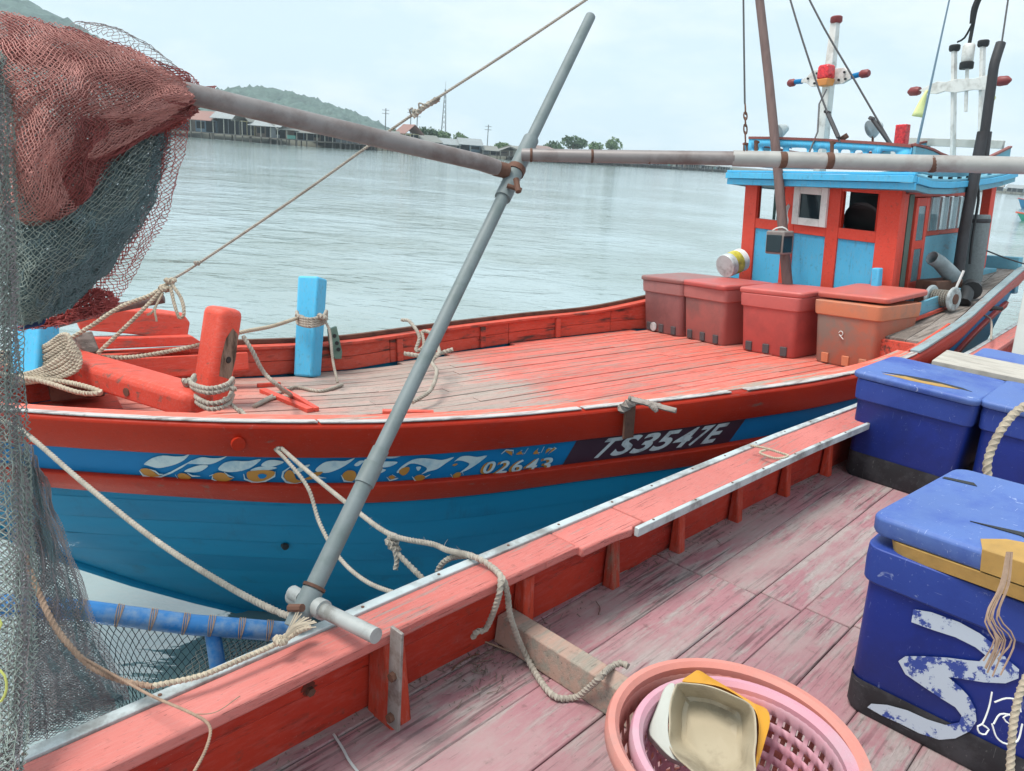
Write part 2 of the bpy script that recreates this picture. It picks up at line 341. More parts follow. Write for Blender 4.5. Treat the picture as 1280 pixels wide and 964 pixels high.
def crown(mb, c, rx, rz, n, sz):
    for _ in range(n):
        d = RNG.normal(size=3); d /= np.linalg.norm(d); r = RNG.uniform(.45, 1)**.6
        p = np.asarray(c)+d*r*np.array([rx, rx, rz])*(1+.18*math.sin(5*d[0]+3*d[2])); a = RNG.normal(size=3); b = RNG.normal(size=3)
        a *= sz/np.linalg.norm(a); b *= sz/np.linalg.norm(b); mb.add([p-a, p+b*.7, p+a, p-b*.7], [(0, 1, 2, 3)])
def tree(u, vtop, wpx, back, mi, label):
    p = shore(u); d = (p-ON)*np.array([1, 1, 0]); L = np.linalg.norm(d); d /= L; p = p+d*back; p[2] = 1.2
    L += back; H = CAM_Z+ray(u, vtop)[2]*((p-ON)@np.array([0, 1, 0]))/ray(u, vtop)[1]-1.2; rx = wpx/F*L/2
    t = thing('tree', label, 'tree', Matrix.Translation(tuple(p)), 'trees on the far shore')
    m = MB(); m.tube([(0, 0, 0), (.1, 0, H*.35), (0, .1, H*.7)], [.28, .2, .08], 6)
    for k in range(5): a = k*1.3; m.tube([(0, 0, H*.3), (rx*.4*math.cos(a), rx*.4*math.sin(a), H*.55)], [.1, .04], 5)
    m.build('trunk', M_TRUNK, t)
    m = MB()
    for k in range(9):
        a = RNG.uniform(0, 6.3); rr = RNG.uniform(0, .65)*rx
        crown(m, (rr*math.cos(a), rr*math.sin(a), H*RNG.uniform(.45, .8)), rx*RNG.uniform(.3, .5), H*RNG.uniform(.14, .24), 110, max(.35, rx*.09))
    m.build('crown', M_LEAF[mi], t)
for a in ((527, 158, 16, 22, 0, 'small dark palm-like tree above the rope, left of the red roof'), (539, 158, 24, 25, 0, 'dark round tree just left of the lattice tower'), (556, 163, 30, 34, 1, 'pale green tree under the lattice tower'),
          (576, 166, 28, 30, 1, 'low pale tree right of the lattice tower'), (592, 173, 22, 30, 0, 'low dark tree at the end of the blue stilt houses'), (626, 176, 34, 30, 1, 'broad low tree behind the pole collar'),
          (690, 176, 34, 26, 0, 'dark tree above the steel crossbar, left of two'), (714, 169, 40, 26, 0, 'tallest dark tree above the steel crossbar'), (740, 177, 30, 30, 1, 'low green tree between two taller ones above the crossbar'), (763, 170, 32, 26, 1, 'bright green tree above the steel crossbar, rightmost of its row'),
          (492, 160, 22, 20, 0, 'dark tree between the hill foot and the rope'), (250, 138, 40, 40, 0, 'dark tree behind the red tiled house by the net'), (305, 140, 30, 46, 1, 'green tree behind the gabled cream house')): tree(*a)
M_STEEL = plain('dull_steel', '7d8385', .6, .3)
# lattice tower and utility poles on the far shore
def far_base(u, back): p = shore(u); d = (p-ON)*np.array([1, 1, 0]); d /= np.linalg.norm(d); p = p+d*back; p[2] = 1.0; return p
p = far_base(553, 40); H = 19.5; t = thing('lattice_tower', 'thin steel lattice tower rising above the shore trees', 'tower', Matrix.Translation(tuple(p)))
cs = [(-1.0, -1.0), (1.0, -1.0), (1.0, 1.0), (-1.0, 1.0)]
for x, y in cs: MB().bar((x, y, -.5), (x*.15, y*.15, H), .16, .16, (1, 0, 0)).build('leg', M_STEEL, t)
m = MB()
for k in range(12):
    f, g = k/12, (k+1)/12; s = lambda q: 1-q*.85
    for i in range(4):
        (x, y), (x2, y2) = cs[i], cs[(i+1) % 4]; m.bar((x*s(f), y*s(f), H*f), (x2*s(g), y2*s(g), H*g), .08, .08, (.3, .2, 1))
m.build('bracing', M_STEEL, t); MB().tube([(0, 0, H-.1), (0, 0, H+2.5)], .05, 5).build('antenna', M_STEEL, t)
for u, h, lab in ((481, 11, 'utility pole beside the foot of the hill'), (512, 12, 'utility pole with crossarms just left of the transformer pole'), (520, 11, 'utility pole of a transformer pair left of the tower'), (608, 9, 'utility pole on the low shore right of the tower')):
    p = far_base(u, 24); t = thing('utility_pole', lab, 'utility pole', Matrix.Translation(tuple(p)), 'utility poles on the far shore')
    MB().box(-.13, .13, -.13, .13, -.5, h).build('pole', M_STEEL, t)
    for z in (h-.6, h-1.6): MB().box(-1.1, 1.1, -.2, -.14, z, z+.14).build('crossarm', M_STEEL, t)
# far moored boats
def far_boat(u, v, yaw, L, B, Hh, c, c2, label, cabin=True):
    p = at_z(u, v, WATER_Z); t = thing('moored_boat', label, 'boat', Matrix.Translation(tuple(p)) @ Matrix.Rotation(yaw, 4, 'Z'))
    rings = []
    for s in np.linspace(0, 1, 12):
        b = B/2*min(1, (s*2.2)**.6) if s > 0 else .02; sh = Hh*(1+.5*(1-s)**3); x = -L*.45+L*s
        rings.append([(x-(.12*L*(1-s)**3), -b, sh), (x, -b*.8, Hh*.3), (x+.1*L*(1-s)**2, 0, -.5), (x, b*.8, Hh*.3), (x-(.12*L*(1-s)**3), b, sh)])
    MB().loft(rings, True, True).build('hull', plain('far_hull', c, .6), t)
    m = MB()
    for sgn in (-1, 1): m.tube([(r[0 if sgn < 0 else 4][0], r[0 if sgn < 0 else 4][1]*1.02, r[0][2]-.05) for r in rings], .09, 6)
    m.build('rubbing_rail', plain('far_rail', c2, .6), t)
    if cabin:
        MB().box(L*.05, L*.4, -B*.33, B*.33, Hh*.9, Hh+1.7).build('cabin', plain('far_cabin', 'b0574a', .6), t)
        MB().box(0, L*.45, -B*.42, B*.42, Hh+1.72, Hh+1.9).build('roof', plain('far_roof', '7fb0c0', .6), t)
        MB().tube([(L*.2, 0, Hh+1.9), (L*.2, 0, Hh+4)], .06, 6).build('mast', M_STEEL, t)
far_boat(1296, 262, R_(20), 9, 2.6, 1.15, '2f7fa8', 'b05a5a', 'blue fishing boat moored far off beyond the stern')
far_boat(1302, 278, R_(12), 6, 1.8, .6, '3fa58c', 'd0604a', 'green open boat with a red rail, moored in front of the blue one', False)

# ------------------------------------------------------------------ the hazy air
hm = bpy.data.materials.new('haze_air'); hm.use_nodes = True; hm.node_tree.nodes.clear()
ho = hm.node_tree.nodes.new('ShaderNodeOutputMaterial'); hv = hm.node_tree.nodes.new('ShaderNodeVolumePrincipled')
hv.inputs['Color'].default_value = (.78, .92, 1, 1); hv.inputs['Density'].default_value = .0004; hm.node_tree.links.new(hv.outputs[0], ho.inputs['Volume'])
tag(MB().box(-1500, 2100, -120, 2100, -3.4, 230).build('haze', hm), kind='stuff')
# ------------------------------------------------------------------ red and blue fishing boat
M_RAIL = paint('rail_paint', 'b02c14', '96200c', chalk_=.08, amt=.16, dirt=.35, crack=.2, grain=(1, 8, 8), rough=.42)
M_HULL = plain('hull_blue', '0b779c', .5, 0, .12, 1.5, .08, spec=.2, stain='1c4a58', dark='076286', damt=.5, dscale=1.2, stretch=(.5, 1, 2))
M_BAND = plain('band_blue', '1170a4', .5, 0, .1, 2, .08, spec=.2, dark='12608f', damt=.5, dscale=2)
M_DECKR = paint('deck_red_paint', 'e8705e', 'd8604c', 'a3968a', amt=.46, grain=(1, 11, 11), scale=2.6, rough=.6, crack=.5)
M_INNER = paint('bulwark_red', 'cc5644', 'bc4838', '55403a', chalk_=.35, amt=.34, grain=(1, 7, 7), scale=2.5, rough=.5, crack=.45)
M_ORANGE = paint('orange_red_paint', 'd65644', 'cc4a3a', '7b6258', chalk_=.4, amt=.3, grain=(1, 7, 7), scale=3, rough=.45, crack=.4)
M_GREYW = paint('grey_wood', '98908a', '857c74', '6c645e', amt=.5, grain=(1, 13, 13), scale=2.2, rough=.75, crack=.8)
M_BLUEP = paint('light_blue_paint', '5abce4', '4eb0da', '6a7a80', amt=.1, grain=(6, 6, 1), scale=3, rough=.5, crack=.3)
M_BLUED = paint('faded_blue_paint', '6fa9bb', '5f98ad', '7a8082', amt=.25, grain=(1, 6, 6), scale=3, rough=.6, crack=.3)
M_CABR = paint('cabin_red', 'dc5242', 'd04836', chalk_=.15, wear='7a4a40', amt=.06, grain=(4, 4, 4), scale=3, rough=.45, crack=.2)
M_WHITE = plain('white_paint', 'dcdcd8', .45, 0, .06, 5, dark='9a968e', damt=.4, dscale=6)
M_TRIM = plain('worn_white_edge', 'b8b4b1', .6, .0, .15, 9, .2, dark='6d5a54', damt=.8, dscale=5, stretch=(1, 5, 5))
M_BOOM = plain('weathered_pipe', '6f7879', .6, .1, .2, 8, .2, dark='5d6a68', damt=.7, dscale=7, stretch=(1, 1, 1))
M_GALV = plain('galvanised_steel', 'bcc4c4', .5, .2, .2, 10, .15, dark='5e554c', damt=.65, dscale=6, stretch=(1, 1, 1))
M_PRAIL = paint('brown_red_rail', '8f5650', '7d4a46', '6a5652', amt=.3, rough=.6)
M_RUST = plain('rusty_steel', '6a4a3c', .8, .2, .35, 18, .4, dark='3a251c', damt=.7, dscale=9)
M_GREYB = paint('grey_blue_edge', '93a4a8', '84979c', '8a8480', amt=.4, grain=(1, 8, 8), rough=.65)
M_BLACK = plain('black_rubber', '202224', .6, 0, .25, 20)
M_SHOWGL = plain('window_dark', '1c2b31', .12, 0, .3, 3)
M_GLASS = Mat('pane_glass'); M_GLASS.base(lin('8fb0b8')); M_GLASS.set(.08, 0, .7, Alpha=.55); M_GLASS = M_GLASS.m
def deck_paint():
    """bare grey planks forward, salmon paint aft; the edge of the paint is ragged along the grain"""
    M = Mat('deck_planks'); M.jitter()
    g = M.noise(2.4, (1, 12, 12), 7, .66); fine = M.noise(20, (1, 9, 9), 4, .7); big = M.noise(1.1, (1, 1, 1), 4)
    sx = M.n('ShaderNodeSeparateXYZ'); M.l(M.tc.outputs['Object'], sx.inputs[0])
    edge = M.math('ADD', sx.outputs[0], M.math('MULTIPLY', sx.outputs[1], -.12))
    fwd = M.ramp(M.math('ADD', M.math('ADD', edge, M.math('MULTIPLY', M.rnd, .35)), M.math('ADD', M.math('MULTIPLY', M.math('SUBTRACT', g, .5), 2.2), M.math('MULTIPLY', M.math('SUBTRACT', fine, .5), 1.2))), .84, .98)
    bow = M.ramp(M.math('ADD', sx.outputs[0], M.math('MULTIPLY', M.math('SUBTRACT', big, .5), 3)), -.3, -1.5)
    red = M.mix(M.ramp(big, .35, .65), lin('d26c60'), lin('c65848'))
    aft = M.ramp(M.math('ADD', sx.outputs[0], M.math('SUBTRACT', big, .5)), 2.2, 3.4); red = M.mix(M.math('MULTIPLY', aft, .6), red, lin('d0604e'))
    wood = M.mix(fine, lin('74685f'), lin('bdb0a6')); pink = M.mix(M.ramp(g, .45, .6), wood, lin('c98f84'))
    worn = M.ramp(M.math('ADD', g, M.math('MULTIPLY', M.math('SUBTRACT', big, .5), .5)), .475, .60)
    red = M.mix(M.ramp(M.noise(7, (1, 10, 10), 5, .7), .5, .8), red, lin('dd958a')); red = M.mix(M.math('MULTIPLY', worn, .7), red, M.mix(fine, lin('6a564e'), lin('b79d92')))
    col = M.mix(fwd, M.mix(.4, wood, pink), red); col = M.mix(M.math('MULTIPLY', bow, .75), col, lin('d97665'))
    col = M.mix(M.math('MULTIPLY', M.ramp(fine, .40, .32), .75), col, lin('4a3630')); col = M.mix(M.math('MULTIPLY', M.ramp(M.noise(2.2, (1, 40, 40), 4, .75, .3), .40, .35), .8), col, lin('33241f'))
    v = M.math('ADD', M.math('MULTIPLY', M.rnd, .2), .9); hs = M.n('ShaderNodeHueSaturation'); M.l(col, hs.inputs['Color']); M.l(v, hs.inputs['Value']); M.base(hs.outputs[0])
    M.set(.62, 0, .3); M.bump(fine, .3, .006); return M.m
M_DECK = deck_paint()
TC = 1.37
HBX = [-3.3, -2.9, -2.42, -2.0, -1.6, -.9, 0, 1.1, 2.2, 3.5, 4.6, 5.6, 6.6, 7.4]
HBY = [0, .3, .61, .86, 1.08, 1.26, 1.37, 1.6, 1.74, 1.73, 1.55, 1.27, .98, .74]
SHX = [-3.3, -2.4, -1.6, -.7, 0, 2.2, 3.0, 3.5, 4.6, 5.6, 6.6, 7.4]
SHY = [.32, .2, .14, .05, 0, 0, .0, .04, .2, .33, .43, .5]
def smooth(x, X, Y):       # smooth interpolation through the measured stations
    x = np.asarray(x, float); return (np.interp(x-.25, X, Y)+2*np.interp(x, X, Y)+np.interp(x+.25, X, Y)+np.interp(x-.12, X, Y)+np.interp(x+.12, X, Y))/6
def hb(s): return float(max(0, smooth(s, HBX, HBY))) if s > -2.9 else float(np.interp(s, HBX, HBY))
def sheer(s): return float(smooth(s, SHX, SHY))
def shift(d): return .366*d+.511*d*d if d > 0 else 0
def breadth(s, d):
    fade = min(1, max(0, (2.5-s)/3)); b = hb(s-shift(d)*fade)
    b *= 1-.03*d-.04*d*d
    if s > 3.2: b *= max(.05, 1-(s-3.2)*.09*d)
    return b
def hull_pt(s, d, side=-1, off=0): return np.array([s, TC+side*(breadth(s, d)+off), sheer(s)-d])
boat = thing('fishing_boat', 'red and blue wooden fishing boat with a wheelhouse, lying alongside across the gap of water', 'fishing boat', BM)
DS = [.02, .1, .2, .3, .4, .5, .7, .9, 1.1, 1.3, 1.5, 1.7, 1.95, 2.2]
def hull_grid(side):
    P = []
    for d in DS:
        s0 = -3.3+shift(d); row = []
        for k in np.linspace(0, 1, 60): s = s0+(7.4-s0)*k**1.5; row.append(hull_pt(s, d, side))
        P.append(row)
    return np.array(P)
m = MB(); Pn, Pf = hull_grid(-1), hull_grid(1); m.sm = True; m.grid(Pn); m.grid(Pf); m.sm = False
m.loft([[tuple(Pn[i, -1]), tuple(Pf[i, -1])] for i in range(len(DS))], False, False)
m.build('hull', M_HULL, boat)
m = MB(); m.tube([hull_pt(-3.3+shift(d), d, -1, 0)*np.array([1, 0, 1])+np.array([-.015, TC, 0]) for d in DS], .028, 8); m.build('stem_post', M_HULL, boat)
m = MB(); m.tube([hull_pt(-3.3+shift(d), d, -1, 0)*np.array([1, 0, 1])+np.array([-.02, TC, -.01]) for d in np.linspace(1.66, 2.2, 12)], .034, 8); m.build('fouled_keel', plain('dark_fouling', '26302a', .9, 0, .4, 12, .3), boat)
# carvel planking below the strake: each plank a hair proud of the seams
SE = [.512, .66, .80, .94, 1.08, 1.22, 1.36, 1.5, 1.64, 1.8, 2.0]
for d0, d1 in zip(SE[:-1], SE[1:]):
    rings = []
    for k in np.linspace(0, 1, 44):
        a, b = d0+.0009, d1-.0009; s0 = -3.3+shift(b)+.03; s = s0+(7.36-s0)*k**1.5
        rings.append([hull_pt(s, d, -1, .0016) for d in np.linspace(a, b, 4)])
    m = MB(); m.sm = True; m.grid(np.array(rings)); m.sm = False; m.build('hull_plank', M_HULL, boat)
# blue name band, maroon number panel
def side_strip(name, mat, s0, s1, d0, d1, off, thick, side=-1, parent=None, n=60, chamfer=0, bev=0, lean=0):
    rings = []
    for s in np.linspace(s0, s1, n):
        k = 1 if s > -1 else .85+.15*max(0, (s+3.3)/2.3); a, b = d0*k, d1*k
        p = [hull_pt(s, b, side, -.03), hull_pt(s, b, side, off), hull_pt(s, a+(b-a)*(.55 if chamfer else .5), side, off+thick), hull_pt(s, a+chamfer, side, off+thick-chamfer*.3), hull_pt(s, a, side, off), hull_pt(s, a, side, -.03)]
        rings.append(p)
    return MB().loft(rings, True, True).build(name, mat, parent or boat, bev)
D1, D2, D3 = .205, .37, .50
side_strip('name_band', M_BAND, -3.0, 7.2, D1+.004, D2-.004, .004, .003)
for sd_ in (-1, 1):
    side_strip('gunwale_rail', M_RAIL, -3.25, 7.4, 0, D1, .035, .03, sd_, chamfer=.02, bev=.008)
    side_strip('rubbing_strake', M_RAIL, -3.1, 7.3, D2, D3, .02, .03, sd_, chamfer=.01, bev=.006)
# gunwale capping: a worn pale edge outside, red board inside
def cap_strip(name, mat, s0, s1, o0, o1, z0, z1, side, n=70, bev=.004):
    rings = [[(s, TC+side*(breadth(s, 0)+o), sheer(s)+z) for o, z in ((o0, z0), (o1, z0), (o1, z1), (o0, z1))] for s in np.linspace(s0, s1, n)]
    return MB().loft(rings, True, True).build(name, mat, boat, bev)
for a_, b_ in ((-3.2, -1.13), (-1.12, .42), (.44, 1.52), (1.66, 2.7), (2.71, 3.6)): cap_strip('gunwale_edge', M_TRIM, a_, b_, -.01, .045, .001, .012, -1, 24)
cap_strip('gunwale_edge', M_GREYB, 3.62, 7.4, -.03, .05, .001, .022, -1)
cap_strip('gunwale_board', M_DECKR, -2.9, 3.6, -.13, -.012, -.03, .008, -1)
cap_strip('gunwale_board', M_INNER, -2.9, 4.55, -.11, .04, .002, .03, 1)
cap_strip('gunwale_lip', M_RUST, -1.2, 4.55, .0, .05, .032, .07, 1)
cap_strip('gunwale_edge', M_BLUED, 4.57, 7.4, -.06, .05, .001, .03, 1)
deck_w = lambda s: -.22+max(0, sheer(s) if s < 0 else 0)
# bulwark boards inside both sides, in lengths
for side in (-1, 1):
    for a, b in ((-2.6, -1.1), (-1.095, .45), (.455, 1.9), (1.905, 3.3), (3.305, 4.55)):
        for z0, z1, o in ((0, .115, 0), (.118, .0, .004)):
            rings = []
            for s in np.linspace(a, b, 12):
                lo, hi = deck_w(s)+z0, (deck_w(s)+.115 if z0 == 0 else sheer(s)-.002); y = breadth(s, .1)-.06-o
                rings.append([(s, TC+side*y, lo), (s, TC+side*(y+.025), lo), (s, TC+side*(y+.025), hi), (s, TC+side*y, hi)])
            MB().loft(rings, True, True).build('bulwark_board', M_INNER, boat, .004)
for s in (.55, 1.55, 2.55):
    y = TC+breadth(s, .1)-.075; MB().box(s-.03, s+.03, y-.02, y+.012, -.215, sheer(s)-.004).build('rib', M_INNER, boat, .005)
# deck planks along the boat
PW = .128; t0 = TC-1.68
k = 0
while t0 < TC+1.68:
    t1 = t0+PW-.0032; ss = [s for s in np.arange(-2.7, 4.58, .14) if abs(t0-TC) < breadth(s, .1)-.05 and abs(t1-TC) < breadth(s, .1)-.05]
    if len(ss) > 3:
        cuts = [ss[0]]+[c for c in (random.uniform(-.6, .9), random.uniform(1.8, 3.2)) if ss[0]+.3 < c < ss[-1]-.3]+[ss[-1]]
        for a, b in zip(cuts[:-1], cuts[1:]):
            if b-a < .3: continue
            r = random.uniform(-.003, .003); rings = []
            for s in np.linspace(a, b-.004, max(2, int((b-a)/.25))):
                z = deck_w(s)+r; rings.append([(s, t0, z-.03), (s, t1, z-.03), (s, t1-.003, z), (s, t0+.003, z)])
            MB().loft(rings, True, True).build('deck_plank', M_DECK, boat)
    t0 += PW
MB().loft([[(s, TC-breadth(s, .1)+.07, deck_w(s)-.034), (s, TC+breadth(s, .1)-.07, deck_w(s)-.034)] for s in np.linspace(-2.8, 4.6, 30)], False, False).build('deck_beam', M_RUST, boat)
# side decks aft, flush with the gunwale: grey planks that follow the side
for side in (-1, 1):
    for i in range(5):
        a0, a1 = .065+i*.15, .065+i*.15+.144
        s0 = 3.95 if i < 4 else 4.5; rings = []
        for s in np.linspace(s0, 7.34, 24):
            y0, y1 = breadth(s, 0)-a0, breadth(s, 0)-a1; z = sheer(s)-.012+random.uniform(-.001, .001)
            y1 = max(y1, .02); y0 = max(y0, .03)
            rings.append([(s, TC+side*y0, z-.025), (s, TC+side*y1, z-.025), (s, TC+side*y1, z), (s, TC+side*y0, z)])
        MB().loft(rings, True, True).build('side_deck_plank', M_GREYW, boat)
m = MB(); m.box(3.9, 3.945, TC-1.66, TC-.9, -.215, .075); m.build('deck_step', M_INNER, boat, .004)
m = MB(); m.box(7.36, 7.44, TC-.72, TC+.72, .2, .62); m.build('transom_board', M_BLUED, boat, .01)
# ---------------- wheelhouse
KW = lambda t: .07*(t-TC)                       # the house is a touch out of square
FS = 4.6
def fr(t, w): return (FS, t, w+KW(t))
def front_piece(mb, t0, t1, w0, w1, s0=FS, s1=FS+.06): mb.hexa([(s0, t0, w0+KW(t0)), (s1, t0, w0+KW(t0)), (s1, t1, w0+KW(t1)), (s0, t1, w0+KW(t1)), (s0, t0, w1+KW(t0)), (s1, t0, w1+KW(t0)), (s1, t1, w1+KW(t1)), (s0, t1, w1+KW(t1))]); return mb
house = MB()
TN, TF = .50, 2.34
cols = [(TN, .72), (1.13, 1.27), (1.66, 1.80), (2.17, TF)]
for i, (a, b) in enumerate(cols): front_piece(MB(), a, b, -.215, 1.40).build('front_post', M_CABR, boat, .006)
bays = [(.722, 1.128), (1.272, 1.658), (1.802, 2.168)]
for a, b in bays:
    front_piece(MB(), a, b, .895, 1.0, FS+.004, FS+.06).build('window_sill', M_CABR, boat, .004)
    front_piece(MB(), a, b, 1.352, 1.40, FS+.004, FS+.06).build('window_header', M_CABR, boat, .004)
    front_piece(MB(), a, b, -.215, .02, FS+.004, FS+.06).build('base_board', M_CABR, boat, .004)
    front_piece(MB(), a-.03, b+.03, .022, .893, FS+.022, FS+.045).build('front_panel', M_BLUEP, boat)
# middle window: white sash with glass; outer windows: open with dark frames
wf = thing('window', None, None); wf.parent = boat
a, b = 1.262, 1.668
for q in ((a, a+.075, .985, 1.375), (b-.075, b, .985, 1.375), (a+.076, b-.076, .985, 1.06), (a+.076, b-.076, 1.30, 1.375)): front_piece(MB(), *q, FS-.03, FS+.015).build('sash', M_WHITE, wf, .004)
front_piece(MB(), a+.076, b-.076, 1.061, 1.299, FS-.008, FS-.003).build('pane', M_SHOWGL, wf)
for a, b in (bays[0], bays[2]):
    wf = thing('window', None, None); wf.parent = boat
    for q in ((a+.001, a+.02, 1.002, 1.35), (b-.02, b-.001, 1.002, 1.35)): front_piece(MB(), *q, FS+.01, FS+.05).build('frame', M_RAIL, wf)
m = MB()
for k in range(5): x = 1.80+.04*k; front_piece(m, x, x+.034, 1.0, 1.35, FS+.07+(k % 2)*.015, FS+.078+(k % 2)*.015)
m.build('curtain', plain('green_curtain', '35524f', .9), boat)
# near and far sides taper towards the stern
def side_pt(s, side): f = (s-FS)/(6.45-FS); t = TN+.35*f; return t if side < 0 else 2*TC-t+.1*(1-f)
def side_piece(mb, s0, s1, w0, w1, side, th=.05, o=0):
    c = []
    for w_ in (w0, w1):
        for s, q in ((s0, 0), (s1, 0), (s1, 1), (s0, 1)):
            t = side_pt(s, side)-side*(o+q*th); ww = w_+KW(t) if np.isscalar(w_) else w_[0 if s == s0 else 1]+KW(t); c.append((s, t, ww))
    return mb.hexa(c)
zb = lambda s: max(.05, sheer(s)-.03)
side_piece(MB(), FS+.061, 4.78, -.2, 1.37, -1, .05).build('side_post', M_CABR, boat, .004)
side_piece(MB(), 4.80, 4.91, .42, 1.36, -1, .03, -.002).build('door_jamb', plain('weathered_green_post', '5d6b62', .8), boat)
dr = thing('door', None, None); dr.parent = boat
for q in ((4.96, 5.03, .45, 1.33), (5.22, 5.29, .45, 1.33)): side_piece(MB(), *q, -1, .03, -.012).build('stile', M_CABR, dr, .003)
for q in ((5.031, 5.219, .45, .52), (5.031, 5.219, .84, .92), (5.031, 5.219, 1.25, 1.33)): side_piece(MB(), *q, -1, .03, -.011).build('rail', M_CABR, dr, .003)
for q in ((5.031, 5.219, .521, .839), (5.031, 5.219, .921, 1.249)): side_piece(MB(), *q, -1, .01, -.004).build('pane', M_GLASS, dr)
side_piece(MB(), 4.785, 6.45, .38, .44, -1, .09, .03).build('sill_board', M_CABR, boat, .005)
side_piece(MB(), 4.785, 5.9, .02, .378, -1, .03, -.004).build('side_panel', M_BLUED, boat)
side_piece(MB(), 5.3, 6.45, .445, .95, -1, .03, -.004).build('side_panel', M_BLUED, boat)
side_piece(MB(), 5.28, 6.46, .68, .73, -1, .05, .028).build('side_rail', M_INNER, boat, .005)
side_piece(MB(), 5.3, 6.46, .951, 1.0, -1, .05, .015).build('window_ledge', M_INNER, boat, .004)
side_piece(MB(), 4.785, 6.46, 1.335, 1.38, -1, .05, .01).build('side_header', M_CABR, boat, .004)
n = 4
for i in range(n+1):
    s = 5.31+i*(6.40-5.31)/n; side_piece(MB(), s, s+.05, 1.001, 1.334, -1, .04, .006).build('mullion', M_INNER, boat, .003)
    if i < n:
        wf = thing('window', None, None); wf.parent = boat; s1 = 5.31+(i+1)*(6.40-5.31)/n
        side_piece(MB(), s+.055, s1-.004, 1.005, 1.33, -1, .006, -.012).build('pane', M_GLASS, wf)
        for q in ((s+.052, s+.075), (s1-.025, s1-.002)): side_piece(MB(), *q, 1.002, 1.333, -1, .02, -.003).build('frame', M_WHITE, wf)
side_piece(MB(), FS+.061, 6.45, .25, .95, 1, .04).build('side_wall', M_BLUED, boat)
for q in ((FS+.061, 4.75), (5.6, 5.7), (6.35, 6.45)): side_piece(MB(), *q, .952, 1.37, 1, .04, .002).build('side_post', M_CABR, boat)
front_piece(MB(), .9, 1.88, .3, .95, 6.42, 6.45).build('back_wall', M_BLUED, boat)
front_piece(MB(), .74, 1.72, .0, 1.36, 5.62, 5.66).build('shade_bulkhead', plain('cabin_shade_dark', '2b3437', .8, 0, .3, 5), boat)  # added dark sheet: the cabin's inner shade is put into its colour
front_piece(MB(), .78, 1.1, 1.0, 1.16, 4.9, 5.05).build('instrument_box', M_BLACK, boat, .01); front_piece(MB(), .8, .86, 1.0, 1.25, 5.3, 5.33).build('shelf_edge', M_WHITE, boat)
MB().box(4.7, 6.4, .95, 1.9, .28, .31).build('cabin_floor', M_GREYW, boat)
wh = MB(); wh.lathe([(.2, -.012), (.225, 0), (.2, .012), (.18, 0), (.2, -.012)], n=20)
wh.box(-.19, .19, -.012, .012, -.008, .008); wh.box(-.012, .012, -.19, .19, -.0085, .0085)
o = wh.build('steering_wheel', M_BLACK, boat); o.matrix_local = Matrix.Translation((4.82, 1.0, 1.02)) @ Matrix.Rotation(R_(70), 4, 'Y')
# roof: moulded eaves, slab, parapet boards with cut-outs
RS = [4.42, 4.7, 5.1, 5.5, 5.9, 6.3, 6.7, 7.1, 7.3]
def r_near(s): return .30+.52*((s-4.42)/2.88)**1.25
def r_bot(s): return float(np.interp(s, [4.42, 4.65, 5.1, 5.6, 6.2, 6.7, 7.3], [1.335, 1.305, 1.305, 1.325, 1.36, 1.40, 1.46]))
def r_pt(s, side, o=0, z=0):
    t = r_near(s)-o; t = t if side < 0 else 2*TC-t-.05; return (s, t, r_bot(s)+z+(.06 if side > 0 else 0)*(1.4 if s < 5 else 1))
m = MB(); m.loft([[r_pt(s, -1, -.02, .01), r_pt(s, 1, -.02, .01), r_pt(s, 1, -.02, .06), (s, TC, r_bot(s)+.16), r_pt(s, -1, -.02, .06)] for s in RS], True, True); m.build('roof', M_BLUED, boat)
for side in (-1, 1):
    for z0, z1, o in ((0, .052, .02), (.055, .11, .045), (.113, .135, .03)):
        MB().loft([[r_pt(s, side, o, z0), r_pt(s, side, o-.05, z0), r_pt(s, side, o-.05, z1), r_pt(s, side, o, z1)] for s in RS], True, True).build('eaves_board', M_BLUED if o < .04 else M_BLUEP, boat, .003)
for z0, z1, o in ((.0, .062, .03), (.065, .125, .06), (.128, .15, .04)):
    a, b = r_pt(4.42, -1, .03), r_pt(4.42, 1, .03)
    MB().hexa([(4.42-o, a[1], a[2]+z0), (4.418, a[1], a[2]+z0), (4.418, b[1], b[2]+z0), (4.42-o, b[1], b[2]+z0), (4.42-o, a[1], a[2]+z1), (4.418, a[1], a[2]+z1), (4.418, b[1], b[2]+z1), (4.42-o, b[1], b[2]+z1)]).build('eaves_board', M_BLUEP, boat, .004)
def plate(name, outer, holes, mapf, th, mat, parent):
    """board with cut-outs, in (a, b) coordinates"""
    bm = bmesh.new(); ed = []
    for loop in [outer]+holes:
        vs = [bm.verts.new((x, y, 0)) for x, y in loop]; ed += [bm.edges.new((vs[i], vs[(i+1) % len(vs)])) for i in range(len(vs))]
    bmesh.ops.triangle_fill(bm, use_beauty=True, edges=ed); bm.normal_update()
    m = MB(); bm.verts.ensure_lookup_table(); m.add([mapf(v.co.x, v.co.y) for v in bm.verts], [[v.index for v in f.verts] for f in bm.faces]); bm.free()
    return m.build(name, mat, parent, solid=th, fix=True)
def pill(cx, cy, w_, h_, n=6):
    r = h_/2; k = w_/2-r; return [(cx+k+r*math.cos(t), cy+r*math.sin(t)) for t in np.linspace(-math.pi/2, math.pi/2, n)]+[(cx-k+r*math.cos(t), cy+r*math.sin(t)) for t in np.linspace(math.pi/2, 3*math.pi/2, n)]
hs_ = [pill(x, .085, w_, .05) for x, w_ in ((.22, .16), (.40, .055), (.52, .1), (.66, .12), (.78, .1), (.92, .12), (1.04, .055), (1.16, .14), (1.3, .05), (1.45, .14), (1.6, .12), (1.74, .1))]
